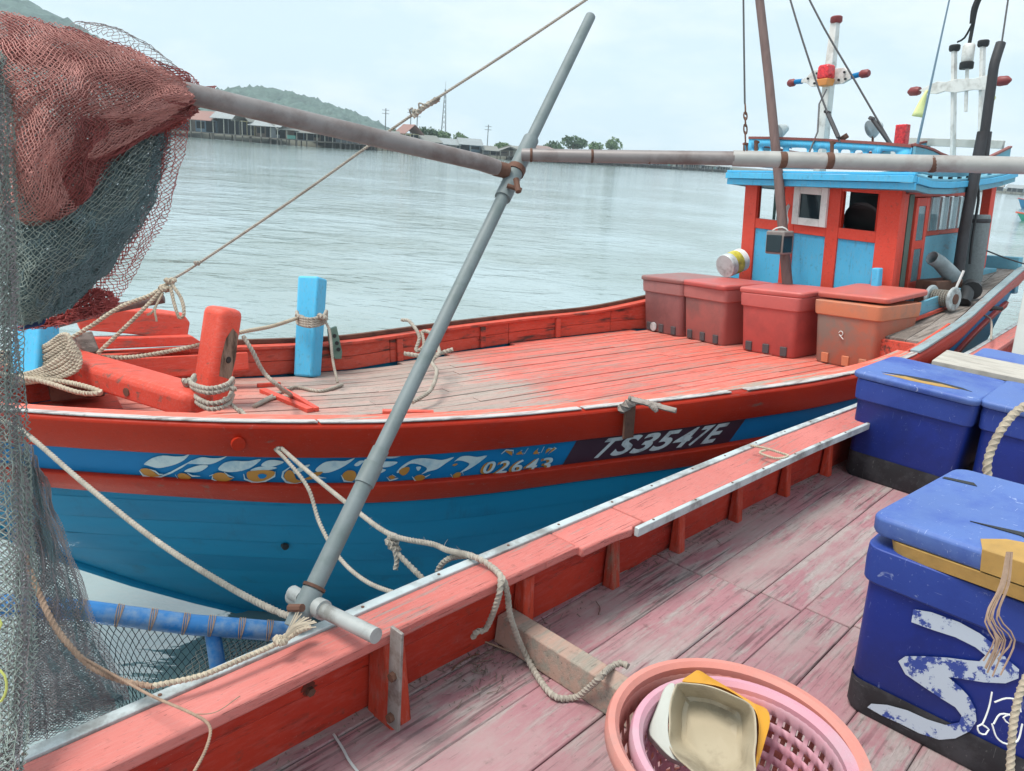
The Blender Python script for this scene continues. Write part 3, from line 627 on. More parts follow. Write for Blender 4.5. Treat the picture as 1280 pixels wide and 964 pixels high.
plate('parapet_board', [(0, 0), (1.84, 0), (1.84, .18), (1.5, .185), (.9, .18), (.3, .165), (0, .15)], hs_, lambda a, b: (4.5, .40+a, 1.555+b+.085*a), .025, M_BLUEP, boat)
MB().loft([[(4.48, .40+a, 1.555+b+.085*a), (4.53, .40+a, 1.555+b+.085*a), (4.53, .40+a, 1.58+b+.085*a), (4.48, .40+a, 1.58+b+.085*a)] for a, b in ((0, .15), (.3, .165), (.9, .18), (1.5, .185), (1.84, .18))], True, True).build('parapet_rail', M_PRAIL, boat)
MB().hexa([(4.485, .4, 1.535), (4.515, .4, 1.535), (4.515, 2.24, 1.69), (4.485, 2.24, 1.69), (4.485, .4, 1.553), (4.515, .4, 1.553), (4.515, 2.24, 1.708), (4.485, 2.24, 1.708)]).build('parapet_rail', M_PRAIL, boat)
PT = lambda s: float(np.interp(s, [4.5, 4.8, 5.1, 5.5, 6.0, 6.5, 7.25], [1.715, 1.70, 1.655, 1.625, 1.63, 1.69, 1.83]))
PBt = lambda s: float(np.interp(s, [4.5, 5.0, 5.6, 6.5, 7.25], [1.50, 1.47, 1.475, 1.53, 1.66]))
for side in (-1, 1):
    for nm, f0, f1, o, th, mt in (('parapet_board', PBt, lambda s: PT(s)-.002, -.06, .025, M_BLUED), ('parapet_rail', PT, lambda s: PT(s)+.022, -.05, .045, M_PRAIL)):
        MB().loft([[(s, r_pt(s, side, o)[1], f0(s)+(.12 if side > 0 else 0)), (s, r_pt(s, side, o-th)[1], f0(s)+(.12 if side > 0 else 0)), (s, r_pt(s, side, o-th)[1], f1(s)+(.12 if side > 0 else 0)), (s, r_pt(s, side, o)[1], f1(s)+(.12 if side > 0 else 0))] for s in np.linspace(4.5, 7.25, 16)], True, True).build(nm, mt, boat, .003)
for s in (4.9, 5.15, 5.4, 5.65, 5.9, 6.2, 6.6):
    y = r_pt(s, -1, -.075)[1]; MB().box(s-.02, s+.02, y-.012, y+.012, r_bot(s)+.1, PBt(s)-.002).build('baluster', M_BLACK if s < 6 else M_BLUED, boat)
MB().bar((7.2, .93, 1.865), (7.2, 2.2, 1.98), .05, .09).build('mast_beam', plain('grey_timber', 'b9bab4', .7, 0, .1, 6, dark='8a8880'), boat, .004)
MB().bar((6.95, .89, .46), (6.95, .89, 1.43), .1, .1, (1, 0, 0)).build('roof_post', M_CABR, boat, .006)
MB().box(6.80, 7.1, .76, 1.02, .435, .5).build('post_foot', M_BLUED, boat, .006)
MB().bar((6.95, 1.95, .4), (6.95, 1.95, 1.5), .1, .1, (1, 0, 0)).build('roof_post', M_CABR, boat, .006)
# painted marks on the near parapet
M_DKL = plain('dark_lettering', '3f5a66', .6)
m2 = [(4.72, .05), (4.76, .03), (4.79, .05), (4.84, .03), (4.88, .04), (5.0, .025), (5.04, .03), (5.08, .02)]
for s, h in m2:
    y = r_pt(s, -1, -.0635)[1]-.004; z = PBt(s)+.09; m = MB(); m.add([(s-.012, y, z), (s+.012, y+.0015, z), (s+.02, y+.0015, z+h), (s-.004, y, z+h)], [(0, 1, 2, 3)]); m.build('painted_letter', M_DKL, boat)
# ---------------- masts and lights
mast = MB(); mast.loft([[(5.4+dx*k, 1.97-.004*i+dy*k, z) for dx, dy in ((-.05, -.05), (.05, -.05), (.05, .05), (-.05, .05))] for i, (z, k) in enumerate(((1.5, 1), (2.5, .95), (3.1, .75)))], True, True)
MW = plain('mast_white', 'd5d4cf', .5, 0, .08, 6, dark='8f8a80', damt=.5, dscale=9)
MSH = Matrix.Translation((5.4, 1.95, 0)) @ Matrix(((1, 0, 0, 0), (0, 1, -.02, 0.03), (0, 0, 1, 0), (0, 0, 0, 1))) @ Matrix.Translation((-5.4, -1.95, 0))
mast.build('mast', MW, boat, .008).matrix_local = MSH
M_DKRED = plain('dark_red_cap', '7c3232', .5, 0, .2, 12)
MB().lathe([(.05, 3.1), (.062, 3.115), (.062, 3.16), (.05, 3.17)], (5.4, 1.95, 0), 14).build('mast_cap', M_DKRED, boat)
cross = [(5.33, 2.27, 2.54), (5.33, 2.2, 2.56), (5.33, 2.13, 2.62), (5.33, 1.74, 2.6), (5.33, 1.64, 2.53), (5.33, 1.64, 2.48), (5.33, 1.74, 2.44), (5.33, 2.13, 2.45), (5.33, 2.2, 2.50), (5.33, 2.27, 2.51)]
MB().prism([(x-.02, y, z+.02) for x, y, z in cross], (.035, 0, 0)).build('crosstree', MW, boat, .003)
bolt = MB()
for i in range(8): bolt.lathe([(.011, -.004), (.011, .004)], (0, 0, 0), 8); break
for y0, y1, mt, r in ((2.265, 2.36, M_BAND, .027), (1.55, 1.645, M_BAND, .027)): MB().tube([(5.33, y0, 2.545 if y0 > 2 else 2.53), (5.33, y1, 2.55 if y0 > 2 else 2.52)], r, 10).build('lamp_collar', mt, boat)
for y0, y1, z in ((2.36, 2.45, 2.545), (1.45, 1.55, 2.53)): MB().tube([(5.33, y0, z), (5.33, y0+.02, z), (5.33, y1-.02, z), (5.33, y1, z)], [.03, .042, .042, .03], 12).build('lamp_cap', M_DKRED, boat)
M_REDL = Mat('red_lens'); M_REDL.base(M_REDL.mix(M_REDL.ramp(M_REDL.noise(30, (1, 1, 1)), .4, .6), lin('e0282e'), lin('a80f1c'))); M_REDL.set(.15, 0, .7); M_REDL = M_REDL.m
lm = thing('warning_lamp', None, None); lm.parent = boat; lm.location = (5.2, 1.87, 2.44); lm.scale = (.78, .78, .78)
MB().loft([[(x*k, y*k, z) for x, y in ((-.09, -.09), (.09, -.09), (.09, .09), (-.09, .09))] for z, k in ((0, .85), (.09, 1))], True, True).build('lamp_base', plain('amber_base', 'd98c4a', .5), lm, .01)
MB().loft([[(x*k, y*k, z) for x, y in ((-.088, -.088), (.088, -.088), (.088, .088), (-.088, .088))] for z, k in ((.092, 1), (.24, .95), (.275, .8))], True, True).build('lens', M_REDL, lm, .02, 3)
for x in range(0): pass
m = MB()
for y, z in ((2.17, 2.56), (2.08, 2.5), (2.06, 2.6), (1.78, 2.5), (1.72, 2.57), (1.7, 2.5)): m.tube([(5.305, y, z), (5.29, y, z)], .012, 8)
m.build('bolt', M_BLACK, boat)
# ladder mast
def fpost(y0, y1): 
    MB().bar((7.15, y0, 1.72), (7.15, y1, 2.94), .035, .075, (1, 0, 0)).build('ladder_mast', MW, boat, .004)
    MB().lathe([(.05, 0), (.06, .02), (.06, .06), (.05, .07)], (7.15, y1, 2.94), 12).build('mast_cap', M_BLACK, boat)
fpost(1.45, 1.60); fpost(1.14, 1.28)
cb = [(1.93, 2.54), (1.84, 2.58), (1.72, 2.62), (1.62, 2.6), (1.5, 2.62), (1.3, 2.6), (1.14, 2.62), (1.06, 2.57), (1.06, 2.50), (1.14, 2.46), (1.3, 2.48), (1.5, 2.47), (1.62, 2.5), (1.72, 2.48), (1.84, 2.5)]
MB().prism([(7.08, y, z) for y, z in cb], (.04, 0, 0)).build('crosstree', MW, boat, .003)
for y0, y1, mt in ((1.93, 2.08, M_DKRED), (1.06, .9, M_DKRED)): MB().tube([(7.1, y0, 2.54), (7.1, (y0*.75+y1*.25), 2.54), (7.1, (y0+y1*3)/4, 2.54), (7.1, y1, 2.54)], [.045, .055, .05, .015], 10).build('lamp_cap', mt, boat)
MB().tube([(7.12, 1.36, 2.25), (7.12, 1.41, 2.75)], .02, 8).build('antenna_stem', MW, boat)
o = MB(); o.lathe([(.06, 0), (.065, .01), (.065, .17), (.05, .19)], (7.12, 1.42, 2.80), 14); o.build('antenna_coil', MW, boat)
MB().lathe([(.07, 0), (.075, .01), (.075, .07), (.06, .08)], (7.12, 1.42, 2.72), 14).build('coil_base', M_BLACK, boat)
rope_pts = [(7.12, 1.42, 3.0), (7.12, 1.41, 3.15), (7.11, 1.39, 3.35), (7.1, 1.35, 3.5), (7.1, 1.33, 3.9)]
m = MB(); m.tube(catmull(rope_pts, .05), .022, 6); m.tube(catmull([(7.12, 1.56, 3.03), (7.11, 1.48, 3.06), (7.11, 1.41, 3.2)], .04), .012, 5)
m.tube(catmull([(7.1, 1.36, 3.5), (7.08, 1.4, 3.36), (7.1, 1.41, 3.2)], .04), [.03]*len(catmull([(7.1, 1.36, 3.5), (7.08, 1.4, 3.36), (7.1, 1.41, 3.2)], .04)), 6)
m.build('antenna_cable', M_BLACK, boat)
# whip antenna, searchlights, red box, exhaust
MB().tube([(6.3, 1.45, 1.5), (6.3, 1.36, 2.3), (6.3, 1.22, 3.6)], [.02, .014, .008], 6).build('whip_antenna', plain('antenna_blue', '6f8796', .5), boat)
def lampdish(s, t, w, r):
    L = thing('searchlight', None, None); L.parent = boat; L.matrix_local = Matrix.Translation((s, t, w)) @ Matrix.Rotation(R_(-115), 4, 'Y') @ Matrix.Rotation(R_(-18), 4, 'X')
    MB().lathe([(.0, -.1), (r*.5, -.09), (r*.85, -.03), (r, .0), (r*1.05, .015), (r*.96, .016)], n=18).build('housing', M_GALV, L)
    MB().lathe([(r*.95, .004), (r*.94, .012)], n=18).build('glass', plain('lamp_glass', 'b9bcae', .15, 0, .2, 20), L)
    o = MB().tube([(s+.02, t, w-.02), (s+.03, t, w-.16)], .012, 6); o.build('bracket', M_RUST, boat)
lampdish(4.72, 2.03, 1.97, .075); lampdish(4.72, .95, 1.915, .085)
MB().tube([(4.68, 1.2, 1.83), (4.66, 1.22, 1.87)], .04, 8).build('horn', M_RUST, boat)
MB().box(6.4, 6.5, 1.63, 1.76, 1.88, 2.1).build('signal_box', M_REDL, boat, .01)
MB().box(6.38, 6.52, 1.62, 1.77, 1.6, 1.875).build('signal_stand', MW, boat, .006)
ex = [bT(1197, 345, .40), bT(1205, 290, .40), bT(1222, 200, .40), bT(1229, 165, .40)]
M_SOOT = plain('sooty_steel', '3a3a3d', .6, .2, .3, 10, dark='241f1e', damt=.6)
MB().tube(ex, .052, 12).build('exhaust_pipe', M_SOOT, boat)
MB().tube([bT(1226, 205, .40), bT(1231, 165, .40)], .062, 12).build('exhaust_sleeve', M_SOOT, boat)
MB().tube(catmull([bT(1230, 172, .40), bT(1240, 100, .40), bT(1243, 80, .40), bT(1251, 54, .40)], .05), .044, 12).build('exhaust_top', M_SOOT, boat)
MB().tube(catmull([bT(1222, 232, .37), bT(1223, 250, .37), bT(1215, 300, .36), bT(1212, 330, .36)], .05), .014, 6).build('fuel_line', M_BLACK, boat)
# deck gear beside the wheelhouse
vp = [bT(1165, 322, .38), bT(1174, 328, .36), bT(1184, 338, .33), bT(1192, 347, .30)]
MB().tube(vp, [.06, .064, .07, .075], 16, cap=False).build('vent_pipe', plain('grey_pipe', '8a9699', .5, .1, .15, 8, dark='5d6668'), boat, solid=.008)
MB().box(5.0, 5.45, .28, .5, .2, .5).build('winch_housing', M_RUST, boat, .01)
wv = thing('winch_drum', None, None); wv.parent = boat; wv.matrix_local = Matrix.Translation((4.92, .18, .36)) @ Matrix.Rotation(R_(90), 4, 'X') @ Matrix.Scale(.8, 4)
MB().lathe([(.06, -.16), (.06, .16)], n=16).build('core', M_RUST, wv)
for z in (-.15, .11): MB().lathe([(.13, z), (.14, z+.01), (.14, z+.03), (.13, z+.04), (.05, z+.041)], n=22).build('flange', M_GALV, wv)
m = MB(); rope_mb(m, [(.085*math.cos(t), .085*math.sin(t), -.1+.2*t/44) for t in np.arange(0, 44, .5)], .012); m.build('wound_rope', plain('wound_grey_rope', '8d877d', .9), wv)
MB().tube([(4.95, .1, .4), (5.0, .06, .62)], .012, 6).build('winch_lever', M_WHITE, boat)
m = MB(); m.tube([(5.35, .2, .4), (5.3, .15, .38), (5.2, .12, .3)], .06, 10); m.tube([(5.5, .22, .42), (5.4, .16, .4)], .09, 12); m.build('engine_pipe', M_BLACK, boat)
a, b = bW(1137, 399, .26), bW(1190, 366, .34)
MB().hexa([(4.35, .14, .19), (5.45, .22, .3), (5.45, .25, .3), (4.35, .17, .19), (4.35, .14, .33), (5.45, .22, .44), (5.45, .25, .44), (4.35, .17, .33)]).build('coaming_board', M_BLUED, boat, .004)
MB().hexa([(4.35, .11, .185), (5.45, .19, .295), (5.45, .215, .295), (4.35, .135, .185), (4.35, .11, .215), (5.45, .19, .325), (5.45, .215, .325), (4.35, .135, .215)]).build('coaming_trim', M_INNER, boat, .003)
MB().bar(bS(1094, 372, 4.5), bS(1097, 335, 4.5), .075, .075, (1, 0, 0)).build('small_post', M_BLUEP, boat, .012)
# ---------------- bow fittings (fixed to the boat)
def post(name, base, top, wx, wy, rot, mat, bev, parent=boat, w2=1, label=None):
    b, t = np.asarray(base, float), np.asarray(top, float); d = t-b; d /= np.linalg.norm(d)
    a = np.array([math.cos(rot), math.sin(rot), 0]); a -= d*(a@d); a /= np.linalg.norm(a); c = np.cross(d, a)
    cs = lambda p, k: [p-a*wx/2*k-c*wy/2*k, p+a*wx/2*k-c*wy/2*k, p+a*wx/2*k+c*wy/2*k, p-a*wx/2*k+c*wy/2*k]
    return MB().hexa(cs(b, 1)+cs(t, w2)).build(name, mat, parent, bev, 3, label=label)
bb = bW(262, 508, -.1); bt = CB+(MB3@ray(279, 386))*(((bb-CB)@(MB3@(RN@np.array([0, 0, -1]))))/1.0)*1.0
dep = lambda B: float((B-CB)@(MB3@(RN@np.array([0, 0, -1.]))))
def bD(u, v, d): return CB+(MB3@ray(u, v))*d
db = dep(bb); bt = bD(280, 384, db-.05)
post('mooring_bitt', bb, bt, .2, .19, R_(35), M_ORANGE, .05)
dB = bt-bb; LB = np.linalg.norm(dB); dB /= LB; aB = np.array([math.cos(R_(35)), math.sin(R_(35)), 0]); aB -= dB*(aB@dB); aB /= np.linalg.norm(aB); cB_ = np.cross(dB, aB)
pf = lambda x, h, o=.0965: bb+dB*h-cB_*o+aB*x
M_KNOT = paint('bare_grey_timber', '8a7868', '6e5e52', '4a3e36', amt=.5, grain=(5, 5, 1), scale=4, rough=.8, crack=1)
MB().prism([pf(x, h) for x, h in ((-.06, .22), (.05, .2), (.07, .34), (.06, .5), (.0, .54), (-.05, .47), (-.065, .34))], cB_*.003).build('bare_patch', M_KNOT, boat)
MB().tube([pf(.0, .33, .09), pf(.0, .33, .1025)], .022, 10).build('peg_hole', M_BLACK, boat)
bb2 = bT(384, 468, 2.5); bb2[2] = deck_w(bb2[0])-.01; d2 = dep(bb2); post('blue_bitt', bb2, bD(391, 347, d2), .17, .17, R_(45), M_BLUEP, .02, w2=1.08)
# raised bow boards on the far side
def bbox_px(name, pts, d, th, mat, bev=.01):      # board whose outline is given by its corners at known distances
    P = [bD(u, v, dd) for (u, v), dd in zip(pts, d)]; nrm = np.cross(P[1]-P[0], P[2]-P[0]); nrm /= np.linalg.norm(nrm)
    if nrm@(P[0]-CB) < 0: nrm = -nrm
    return MB().prism(P, nrm*th).build(name, mat, boat, bev)
bbox_px('bow_board', [(96, 398), (150, 388), (205, 392), (232, 396), (238, 404), (235, 421), (200, 422), (150, 417), (100, 413)], [5.35, 5.5, 5.7, 5.8, 5.82, 5.8, 5.7, 5.5, 5.35], .09, M_ORANGE)
bbox_px('bow_board', [(60, 424), (240, 420), (252, 428), (240, 432), (60, 440)], [5.2, 5.75, 5.8, 5.75, 5.2], .12, M_ORANGE)
bbox_px('bow_board', [(60, 440), (236, 433), (240, 440), (215, 440), (60, 448)], [5.15, 5.7, 5.7, 5.65, 5.15], .12, M_INNER)
bbox_px('bow_board', [(80, 452), (310, 440), (312, 462), (150, 478), (90, 480)], [5.1, 5.75, 5.75, 5.3, 5.1], .1, M_ORANGE)
post('stub_post', bD(112, 444, 5.0), bD(102, 418, 5.0), .1, .1, R_(20), M_GREYW, .01, w2=1.0)
bo = bD(45, 440, 4.75); post('blue_bitt', bD(44, 470, 4.72), bD(46, 404, 4.75), .2, .2, R_(50), M_BLUEP, .02, w2=.9)
MB().box(-2.7, -1.9, TC-.45, TC+.6, deck_w(-2)-.02, deck_w(-2)+.02).build('bow_planking', M_ORANGE, boat, .008)
# timber stops and strap on the near rail
pa = bT(815, 536, -.42); s_ = pa[0]
MB().prism([(s_-.05, TC-breadth(s_, .1)-.078, .02), (s_+.03, TC-breadth(s_, .1)-.078, .02), (s_+.02, TC-breadth(s_, .1)-.078, -.2), (s_-.06, TC-breadth(s_, .1)-.078, -.2)], (0, -.02, 0)).build('rail_strap', M_RUST, boat, .004)
# ---------------- lettering on the band
def surf(s, d): return hull_pt(s, d, -1, .0125)
def on_band(u, v):
    s, d = (u-640)/190.0, .29
    for _ in range(14):
        e = proj(fromB(surf(s, d)))-np.array([u, v])
        J = np.array([(proj(fromB(surf(s+.01, d)))-proj(fromB(surf(s, d))))/.01, (proj(fromB(surf(s, d+.01)))-proj(fromB(surf(s, d))))/.01]).T
        ds = np.linalg.solve(J, -e); s += float(np.clip(ds[0], -.5, .5)); d = float(np.clip(d+np.clip(ds[1], -.1, .1), .02, .7))
    return s, d
def band_poly(mb, pts, lift):
    q = [on_band(*p) for p in pts]; c3 = [hull_pt(s, d, -1, .0125+lift) for s, d in q]
    bm = bmesh.new(); vs = [bm.verts.new(p) for p in c3]
    try:
        f = bm.faces.new(vs); f.normal_update(); bmesh.ops.triangulate(bm, faces=[f], ngon_method='EAR_CLIP'); bm.verts.index_update()
        mb.add([v.co for v in bm.verts], [[v.index for v in f.verts] for f in bm.faces])
    except Exception: pass
    bm.free()
def crom(pts, n=4):
    P = [np.array(p, float) for p in pts]; N_ = len(P); o = []
    for i in range(N_):
        a, b, c, d = P[i-1], P[i], P[(i+1) % N_], P[(i+2) % N_]
        for k in range(n): t = k/n; o.append(tuple(.5*(2*b+(c-a)*t+(2*a-5*b+4*c-d)*t*t+(3*b-a-3*c+d)*t**3)))
    return o
Z1 = lambda x, y: (160+x/8, 540+y/8); Z2 = lambda x, y: (300+x/8, 540+y/8); Z3 = lambda x, y: (440+x/8, 540+y/8); Z4 = lambda x, y: (560+x/8, 530+y/8)
M_LETW = plain('white_lettering', 'bcc6c6', .55, 0, .1, 9, dark='5f93ae', damt=.5, dscale=10); M_LETA = plain('amber_lettering', 'b0752a', .5, 0, .15, 9)
def stroke(pts, lift, mat, name='painted_stroke'):
    m = MB(); band_poly(m, pts, lift)
    if m.f: m.build(name, mat, boat, fix=False)
def W_(z, *p): stroke(crom([z(*q) for q in p], 3), .002, M_LETW)
def A_(z, *p): stroke(crom([z(*q) for q in p], 3), .004, M_LETA)
def L_(z, wd, *p):
    P = [np.array(z(*q)) for q in p]; a, b = [], []
    for i, q in enumerate(P):
        d = P[min(i+1, len(P)-1)]-P[max(i-1, 0)]; d /= np.linalg.norm(d); nn = np.array([-d[1], d[0]])*wd*(.35 if i in (0, len(P)-1) else 1)/2; a.append(tuple(q+nn)); b.append(tuple(q-nn))
    stroke(a+b[::-1], .003, M_LETW)
W_(Z1, (160, 320), (240, 262), (350, 235), (470, 245), (560, 240), (620, 215), (560, 280), (470, 325), (350, 355), (280, 358), (200, 335)); A_(Z1, (120, 375), (180, 362), (240, 385), (290, 425), (320, 438), (240, 448), (160, 425))
L_(Z1, 2.2, (112, 385), (150, 435), (230, 458), (330, 445), (430, 405), (540, 345), (640, 285)); L_(Z1, 1.8, (210, 370), (270, 392), (310, 425), (350, 422))
W_(Z1, (600, 318), (650, 280), (740, 252), (830, 262), (930, 258), (1010, 228), (920, 285), (830, 320), (740, 325), (650, 318)); W_(Z1, (560, 395), (620, 360), (720, 332), (800, 338), (740, 385), (680, 402), (620, 402)); A_(Z1, (495, 425), (540, 410), (590, 425), (630, 460), (570, 475), (510, 460)); L_(Z1, 1.6, (470, 425), (500, 470)); L_(Z1, 2, (590, 410), (640, 440), (720, 442))
W_(Z1, (900, 370), (960, 310), (1060, 288), (1180, 295), (1290, 290), (1240, 340), (1160, 380), (1050, 400), (960, 395)); A_(Z1, (840, 435), (900, 405), (970, 415), (1010, 455), (1050, 462), (980, 492), (890, 485)); L_(Z1, 2, (810, 440), (850, 425), (840, 470), (900, 495)); L_(Z1, 2, (960, 400), (1000, 435), (1060, 455))
W_(Z2, (0, 300), (90, 290), (210, 272), (120, 350), (40, 380), (0, 385)); A_(Z2, (70, 400), (150, 385), (250, 380), (340, 395), (330, 440), (240, 485), (140, 495), (75, 460)); W_(Z2, (100, 385), (180, 350), (290, 345), (370, 360), (250, 390), (170, 398)); W_(Z2, (210, 335), (260, 290), (340, 280), (440, 300), (350, 340), (280, 345)); L_(Z2, 2.2, (35, 420), (45, 470), (130, 502), (250, 490), (345, 440), (350, 395))
stroke(crom([Z2(*q) for q in ((175, 430), (215, 415), (265, 430), (240, 460), (195, 462))], 3), .006, M_BAND)
A_(Z2, (440, 430), (480, 380), (530, 400), (560, 470), (620, 490), (540, 510), (460, 480)); L_(Z2, 2.4, (500, 350), (430, 400), (420, 450), (460, 500), (540, 515), (610, 500)); A_(Z2, (640, 470), (700, 440), (740, 405), (830, 400), (720, 470)); W_(Z2, (750, 385), (830, 310), (930, 288), (1050, 290), (1150, 258), (1060, 330), (950, 385), (850, 410)); L_(Z2, 1.8, (700, 445), (760, 430), (800, 455), (860, 460)); W_(Z2, (510, 400), (600, 350), (700, 325), (640, 380), (560, 420))
A_(Z2, (1020, 430), (1070, 385), (1140, 390), (1160, 440), (1120, 490), (1050, 480)); L_(Z2, 2, (1010, 430), (1040, 490), (1130, 500)); W_(Z3, (300, 240), (330, 222), (420, 225), (510, 228), (430, 260), (340, 262)); W_(Z3, (230, 300), (330, 295), (455, 300), (380, 345), (280, 350)); W_(Z3, (200, 400), (260, 370), (340, 378), (270, 415)); W_(Z3, (20, 330), (70, 290), (120, 290), (60, 340))
A_(Z3, (360, 450), (400, 430), (430, 455), (395, 472)); L_(Z3, 1.8, (345, 450), (375, 485), (430, 470), (460, 460)); L_(Z3, 1.6, (400, 425), (440, 450)); W_(Z3, (445, 400), (500, 340), (600, 280), (700, 262), (800, 270), (900, 280), (1020, 250), (940, 310), (850, 370), (760, 395), (690, 425), (750, 370), (690, 330), (590, 315), (520, 355), (470, 405)); A_(Z3, (465, 400), (500, 360), (570, 352), (560, 400), (510, 435)); A_(Z3, (620, 450), (680, 425), (730, 450), (690, 485), (640, 485)); L_(Z3, 2, (600, 445), (630, 485), (690, 492)); W_(Z3, (640, 350), (690, 350), (660, 390)); L_(Z3, 1.6, (700, 430), (730, 450), (780, 425))
W_(Z4, (60, 380), (120, 330), (200, 318), (290, 330), (390, 315), (330, 370), (260, 420), (180, 465), (110, 490), (190, 430), (210, 395), (150, 370), (90, 365)); A_(Z4, (40, 410), (70, 395), (95, 400), (60, 420)); A_(Z4, (45, 510), (100, 480), (130, 500), (100, 535), (60, 540)); L_(Z4, 2, (25, 500), (50, 545)); L_(Z4, 1.6, (140, 470), (150, 510))
for z, st in ((Z4, [[(530, 300), (580, 258), (650, 265), (650, 295)], [(740, 260), (690, 295), (760, 290)], [(800, 240), (760, 300)], [(900, 245), (860, 290), (920, 285)], [(960, 225), (930, 285)], [(1000, 240), (1040, 240), (990, 280)], [(1060, 230), (1080, 240), (1020, 285)]]),):
    for p in st:
        L_(z, 1.7, *p)
        P = [z(q[0]-14, q[1]+8) for q in p]; mid = P[:max(3, len(P)//2+1)]
        A_(z, *[(q[0]-14, q[1]+10) for q in p[-3:]]+[(p[-1][0]-20, p[-1][1]+18)]) if len(p) >= 3 else None
pn = MB(); A4 = [(721, 555), (702, 591), (911, 554), (933, 524)]
P4 = [on_band(*p) for p in A4]; g = []
for i in range(2):
    row = []
    for k in np.linspace(0, 1, 24):
        if i == 0: s, d = P4[0][0]+(P4[3][0]-P4[0][0])*k, D1+.002
        else: s, d = P4[1][0]+(P4[2][0]-P4[1][0])*k, D2-.002
        row.append(hull_pt(s, d, -1, .0105))
    g.append(row)
pn.grid(np.array(g)); pn.build('number_panel', plain('dark_maroon_panel', '40202c', .5, 0, .2, 4), boat, fix=False)
def text_tris(txt, bold=0.0):
    c = bpy.data.curves.new('t', 'FONT'); c.body = txt; c.offset = bold; c.resolution_u = 4; o = bpy.data.objects.new('t', c); COL.objects.link(o)
    me = bpy.data.meshes.new_from_object(o.evaluated_get(bpy.context.evaluated_depsgraph_get())); bpy.data.objects.remove(o); bpy.data.curves.remove(c)
    v = np.array([tuple(q.co)[:2] for q in me.vertices]); f = [list(p.vertices) for p in me.polygons]; bpy.data.meshes.remove(me); return v, f
b0, b1, t0_, t1_ = on_band(599, 592), on_band(688, 588), on_band(607, 577), on_band(696, 571)
for i, ch in enumerate('02643'):
    v, f = text_tris(ch, .012); v = v-v.min(0); v /= v.max(0)
    for lift, off, mt in ((.0125, .16, M_LETA), (.0150, 0, M_LETW)):
        pts = []
        for x, y in v:
            k_ = (i+.1+x*.74-off)/5; a = np.array(b0)+(np.array(b1)-np.array(b0))*k_; b = np.array(t0_)+(np.array(t1_)-np.array(t0_))*k_; q = a+(b-a)*(y-off*.35); pts.append(hull_pt(q[0], q[1], -1, lift))
        m = MB(); m.add(pts, f); m.build('painted_character', mt, boat, fix=False)
M_NUM = plain('white_number', 'c6c9c8', .55, 0, .1, 9, dark='6a5a62', damt=.55, dscale=11); L0, L1 = on_band(727, 585), on_band(908, 552)
xs = [727, 754, 784, 814, 851, 878, 893]; xe = [757, 787, 817, 845, 873, 897, 920]
cx = np.linspace(0, 1, 8)
sA, sB = on_band(732, 584)[0], on_band(893, 555)[0]
widths = [.15, .15, .15, .15, .16, .12, .13]; cum = np.cumsum([0]+widths)/sum(widths)
for i, ch in enumerate('TS3547E'):
    v, f = text_tris(ch, .028); v = v-v.min(0); v /= v.max(0)
    s0, s1 = sA+(sB-sA)*cum[i], sA+(sB-sA)*(cum[i+1]-.022)
    pts = []
    for x, y in v:
        d = D2-.022-y*(D2-D1-.036); s = s0+(s1-s0)*x*1.0+.13*y; pts.append(hull_pt(s, d, -1, .0135))
    num = MB(); num.add(pts, f); num.build('painted_character', M_NUM, boat, fix=False)
MB().tube([hull_pt(-1.25, .82, -1, .0), hull_pt(-1.25, .82, -1, .03)], .02, 10).build('drain_spout', M_BLACK, boat)
MB().tube([hull_pt(-1.52, .11, -1, .06), hull_pt(-1.52, .11, -1, .085)], .035, 12).build('rail_plug', M_RAIL, boat)
# ------------------------------------------------------------------ near boat
M_OCAP = paint('near_cap_paint', 'c6766e', 'b9645c', '96807a', amt=.28, grain=(1, 14, 14), scale=4.5, rough=.6, crack=.9)
M_OIN = paint('near_bulwark_paint', 'b63a28', '982a20', '4a3028', chalk_=.2, amt=.26, grain=(1, 4, 4), scale=3, rough=.5, dirt=.9, crack=.4)
M_ODECK = paint('near_deck_paint', 'a0757a', '956a70', '998e8b', amt=.5, grain=(1, 6, 6), scale=3.2, rough=.65, crack=.5, grainline=.6, dirt=.7)
M_ORIB = paint('rib_paint', 'c0452f', 'a8402f', '857060', amt=.3, grain=(4, 4, 1), scale=3, rough=.6, dirt=.7)
M_ENDGR = paint('weathered_board', 'a98a7c', '9c8578', '8f877c', amt=.5, grain=(1, 8, 8), scale=3, rough=.7, crack=.6)
DK = 1.25; GT = 1.6
near = thing('fishing_boat', 'near wooden boat with worn pink-red deck, seen from aboard, its gunwale crossing the foreground', 'fishing boat', GM)
OUT = lambda p: float(np.interp(p, [-1, 0, 1.5, 3, 4, 5, 6.5, 7.7, 10.6, 12], [1.74, 1.725, 1.70, 1.645, 1.60, 1.53, 1.51, 1.5, 1.58, 1.6]))
def gun(name, mat, p0, p1, a0, a1, z0, z1, bev=.006, n=30, parent=near):
    rings = [[(p, OUT(p)-a, z) for a, z in ((a1, z0), (a0, z0), (a0, z1), (a1, z1))] for p in np.linspace(p0, p1, n)]
    return MB().loft(rings, True, True).build(name, mat, parent, bev)
gun('metal_edge', M_GALV, -.6, 2.35, -.012, .024, GT-.03, GT+.006, .003); gun('metal_edge', M_GALV, 2.353, 5.2, -.012, .024, GT-.03, GT+.006, .003); gun('metal_edge', M_GALV, 5.203, 12, -.012, .024, GT-.03, GT+.004, .003)
gun('cap_board', M_OCAP, -.6, 2.12, .026, .158, GT-.042, GT, .008); gun('cap_board', M_OCAP, 2.124, 2.5, .026, .185, GT-.042, GT-.001, .008, 6)
